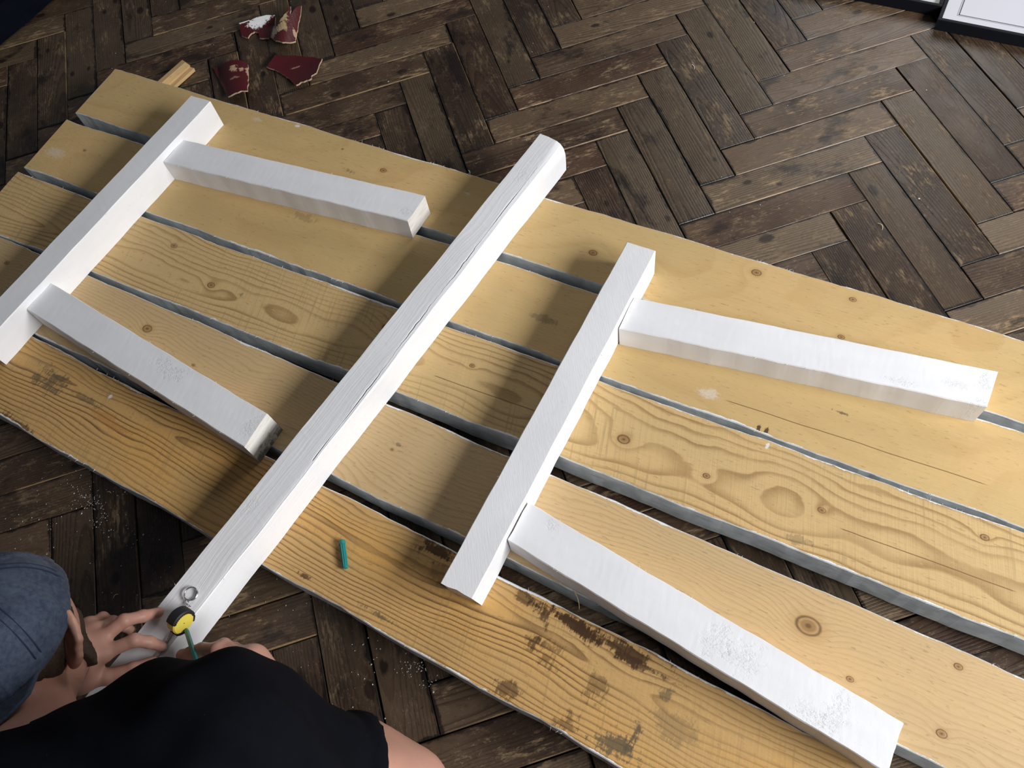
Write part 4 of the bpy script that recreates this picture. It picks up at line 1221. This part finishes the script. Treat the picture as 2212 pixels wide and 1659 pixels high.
# ------------------------------------------------------------------ framed prints on the floor
M_black = plain('black_lacquered_wood', (0.006, 0.007, 0.011), 0.6, spec=0.2)
M_line = plain('printed_black_line', (0.05, 0.045, 0.07), 0.5)
def paper(name, col):
    g = Mat(name); n = g.noise(g.coord(), 12.0, 3)
    c = g.mix(col, tuple(q * 0.96 for q in col), n)
    return g.out(c, 0.4, spec=0.4)
def framed(inner_px, w_in, h_in, fw, label, sheet, lines, hgt=0.024, xdir=1):
    """lies flat; inner_px is the inner corner nearest the camera; local x runs to the right (picture), y away"""
    c = ray(*inner_px, 0.0165)
    ang = math.radians(-43.0)
    root = empty('picture_frame', (c[0], c[1], 0), ang); tag(root, label, 'picture frame', None)
    X0, X1 = (0, w_in) if xdir == 1 else (-w_in, 0)
    def box(name, x0, y0, x1, y1, z0, z1, mt, bev=0.001):
        v = [(x0, y0, z0), (x1, y0, z0), (x1, y1, z0), (x0, y1, z0), (x0, y0, z1 - bev), (x1, y0, z1 - bev), (x1, y1, z1 - bev), (x0, y1, z1 - bev),
             (x0 + bev, y0 + bev, z1), (x1 - bev, y0 + bev, z1), (x1 - bev, y1 - bev, z1), (x0 + bev, y1 - bev, z1)]
        f = [(3, 2, 1, 0)]
        for i in range(4):
            j = (i + 1) % 4; f += [(i, j, 4 + j, 4 + i), (4 + i, 4 + j, 8 + j, 8 + i)]
        f.append((8, 9, 10, 11))
        return new_obj(name, mesh_from(name, v, f), mt, root)
    box('frame_rail', X0 - fw, -fw, X1 + fw, 0, 0.0008, hgt, M_black)
    box('frame_rail', X0 - fw, h_in, X1 + fw, h_in + fw, 0.0008, hgt, M_black)
    box('frame_rail', X0 - fw, 0, X0, h_in, 0.0008, hgt, M_black)
    box('frame_rail', X1, 0, X1 + fw, h_in, 0.0008, hgt, M_black)
    sh_ = box('print_sheet', X0, 0, X1, h_in, 0.004, 0.0165, sheet, 0.0)
    for (o, wd) in lines:
        v, f = [], []
        for (a, b, c_, d_) in ((X0 + o, o, X1 - o, o + wd), (X0 + o, h_in - o - wd, X1 - o, h_in - o), (X0 + o, o, X0 + o + wd, h_in - o), (X1 - o - wd, o, X1 - o, h_in - o)):
            b0 = len(v); v += [(a, b, .01662), (c_, b, .01662), (c_, d_, .01662), (a, d_, .01662)]; f.append((b0, b0 + 1, b0 + 2, b0 + 3))
        new_obj('printed_border', mesh_from('printed_border', v, f), M_line, sh_)
    return root
framed((2033, 45), 0.50, 0.70, 0.0076, 'black picture frame with a white print edged by a double black line, at far right', paper('white_print', (0.60, 0.62, 0.69)), [(0.0245, 0.0007), (0.0270, 0.0021)])
framed((2026, 14), 0.40, 0.50, 0.0076, 'black picture frame with a pale grey-green print, partly cut off at the top', paper('pale_green_print', (0.52, 0.58, 0.58)), [], xdir=-1)

# ------------------------------------------------------------------ dark upholstered base, far left corner
M_navy = cloth_material('dark_navy_cloth', (0.002, 0.003, 0.0065), (0.0035, 0.005, 0.010), 900.0)
n0, n1 = ray(116, 0, 0.004), ray(0, 99, 0.004)
dN = nrm3(n1 - n0); nN = np.array([dN[1], -dN[0], 0.0])
if nN @ (n0 - CAM) < 0: nN = -nN
oN = n0 - dN * 0.7
v, f = [], []
prof = [(0.0, 0.004), (-0.002, 0.03), (0.002, 0.056), (0.012, 0.066), (0.03, 0.070), (0.30, 0.074), (0.30, 0.004)]
for i in range(41):
    for (y, z) in prof:
        wv = 0.0015 * math.sin(i * 1.7 + z * 60)
        v.append(tuple(oN + dN * (1.5 * i / 40) + nN * (y + wv) + np.array([0, 0, z - 0.004])))
k = len(prof)
for i in range(40):
    for j in range(k):
        p, q = i * k + j, i * k + (j + 1) % k
        f.append((p, q, q + k, p + k))
f += [tuple(range(k)), tuple(40 * k + j for j in range(k))]
me = mesh_from('upholstered_base', v, f); fix_normals(me)
ob = new_obj('upholstered_base', me, M_navy, smooth=False)
tag(ob, 'dark navy cloth-covered furniture base in the far left corner', 'furniture')

# ------------------------------------------------------------------ crumbs, flakes and shavings
M_flake = plain('white_paint_flake', (0.62, 0.62, 0.58), 0.7)
M_shav = plain('wood_shaving', (0.62, 0.48, 0.28), 0.7)
def flakes(name, mt, spots, zr, label, size=(0.0006, 0.0016)):
    v, f = [], []
    for (u, v_, n, sp) in spots:
        for k in range(n):
            p = ray(u + random.gauss(0, sp), v_ + random.gauss(0, sp), zr)
            s = random.uniform(*size) * (1.8 if random.random() < 0.06 else 1); b0 = len(v); an = random.random() * 6.3
            for q in range(4):
                a = an + q * math.pi / 2; rr = s * random.uniform(0.5, 1.0)
                v.append((p[0] + rr * math.cos(a), p[1] + rr * math.sin(a), zr + random.uniform(0.0001, 0.0008)))
            v.append((p[0], p[1], zr + 0.0010)); 
            f += [(b0, b0 + 1, b0 + 4), (b0 + 1, b0 + 2, b0 + 4), (b0 + 2, b0 + 3, b0 + 4), (b0 + 3, b0, b0 + 4)]
    o = new_obj(name, mesh_from(name, v, f), mt); tag(o, label, 'debris', None, 'stuff')
flakes('paint_crumbs', M_flake, [(200, 1060, 60, 45), (175, 1080, 40, 14), (205, 1085, 30, 10), (215, 1120, 26, 12), (290, 1150, 14, 30), (300, 1200, 10, 50), (905, 1440, 34, 10), (925, 1470, 14, 12), (800, 1400, 12, 30), (870, 1450, 14, 14),
        (250, 1280, 12, 60), (600, 1300, 16, 70), (760, 1480, 16, 60), (560, 90, 8, 60), (250, 60, 10, 90), (1000, 120, 16, 150), (1500, 150, 14, 160), (1800, 300, 16, 150), (60, 1150, 20, 40)], 0.0, 'pale specks of paint and grit scattered on the parquet')
def shaving(px0, px1, z, label, w=0.0009, col=M_shav, curl=0.002):
    a, b = ray(*px0, z), ray(*px1, z); d = nrm3(b - a); s_ = np.array([-d[1], d[0], 0]); v, f = [], []
    n = 8
    for i in range(n + 1):
        t = i / n; c = a + (b - a) * t + s_ * curl * math.sin(t * 3.0) + up * (0.0003 + curl * 0.5 * math.sin(t * math.pi))
        ww = w * (1 - 0.6 * t)
        v += [c + s_ * ww, c - s_ * ww, c - up * 0.0003]
    for i in range(n):
        for j in range(3):
            p, q = i * 3 + j, i * 3 + (j + 1) % 3
            f.append((p, q, q + 3, p + 3))
    f += [(0, 1, 2), (n * 3 + 2, n * 3 + 1, n * 3)]
    me = mesh_from('wood_shaving', v, f); fix_normals(me)
    tag(new_obj('wood_shaving', me, col), label, 'wood shaving')
shaving((245, 1292), (256, 1284), 0.0, 'tiny pale shaving on the parquet left of the long beam')
shaving((1494, 139), (1500, 150), 0.0, 'tiny white sliver on the parquet near the top right', col=M_flake)
shaving((1896, 482), (1905, 497), 0.0, 'curled shaving on the parquet right of the planks', curl=0.004)
shaving((1241, 1278), (1251, 1316), ZT, 'long thin splinter hanging across the gap under the lower right leg', w=0.0007)
shaving((231, 1063), (240, 1066), 0.0, 'small yellow chip on the parquet below the near plank')
shaving((1012, 368), (1014, 379), ZT, 'short splinter standing at the edge of the far plank', w=0.0008, col=M_flake)
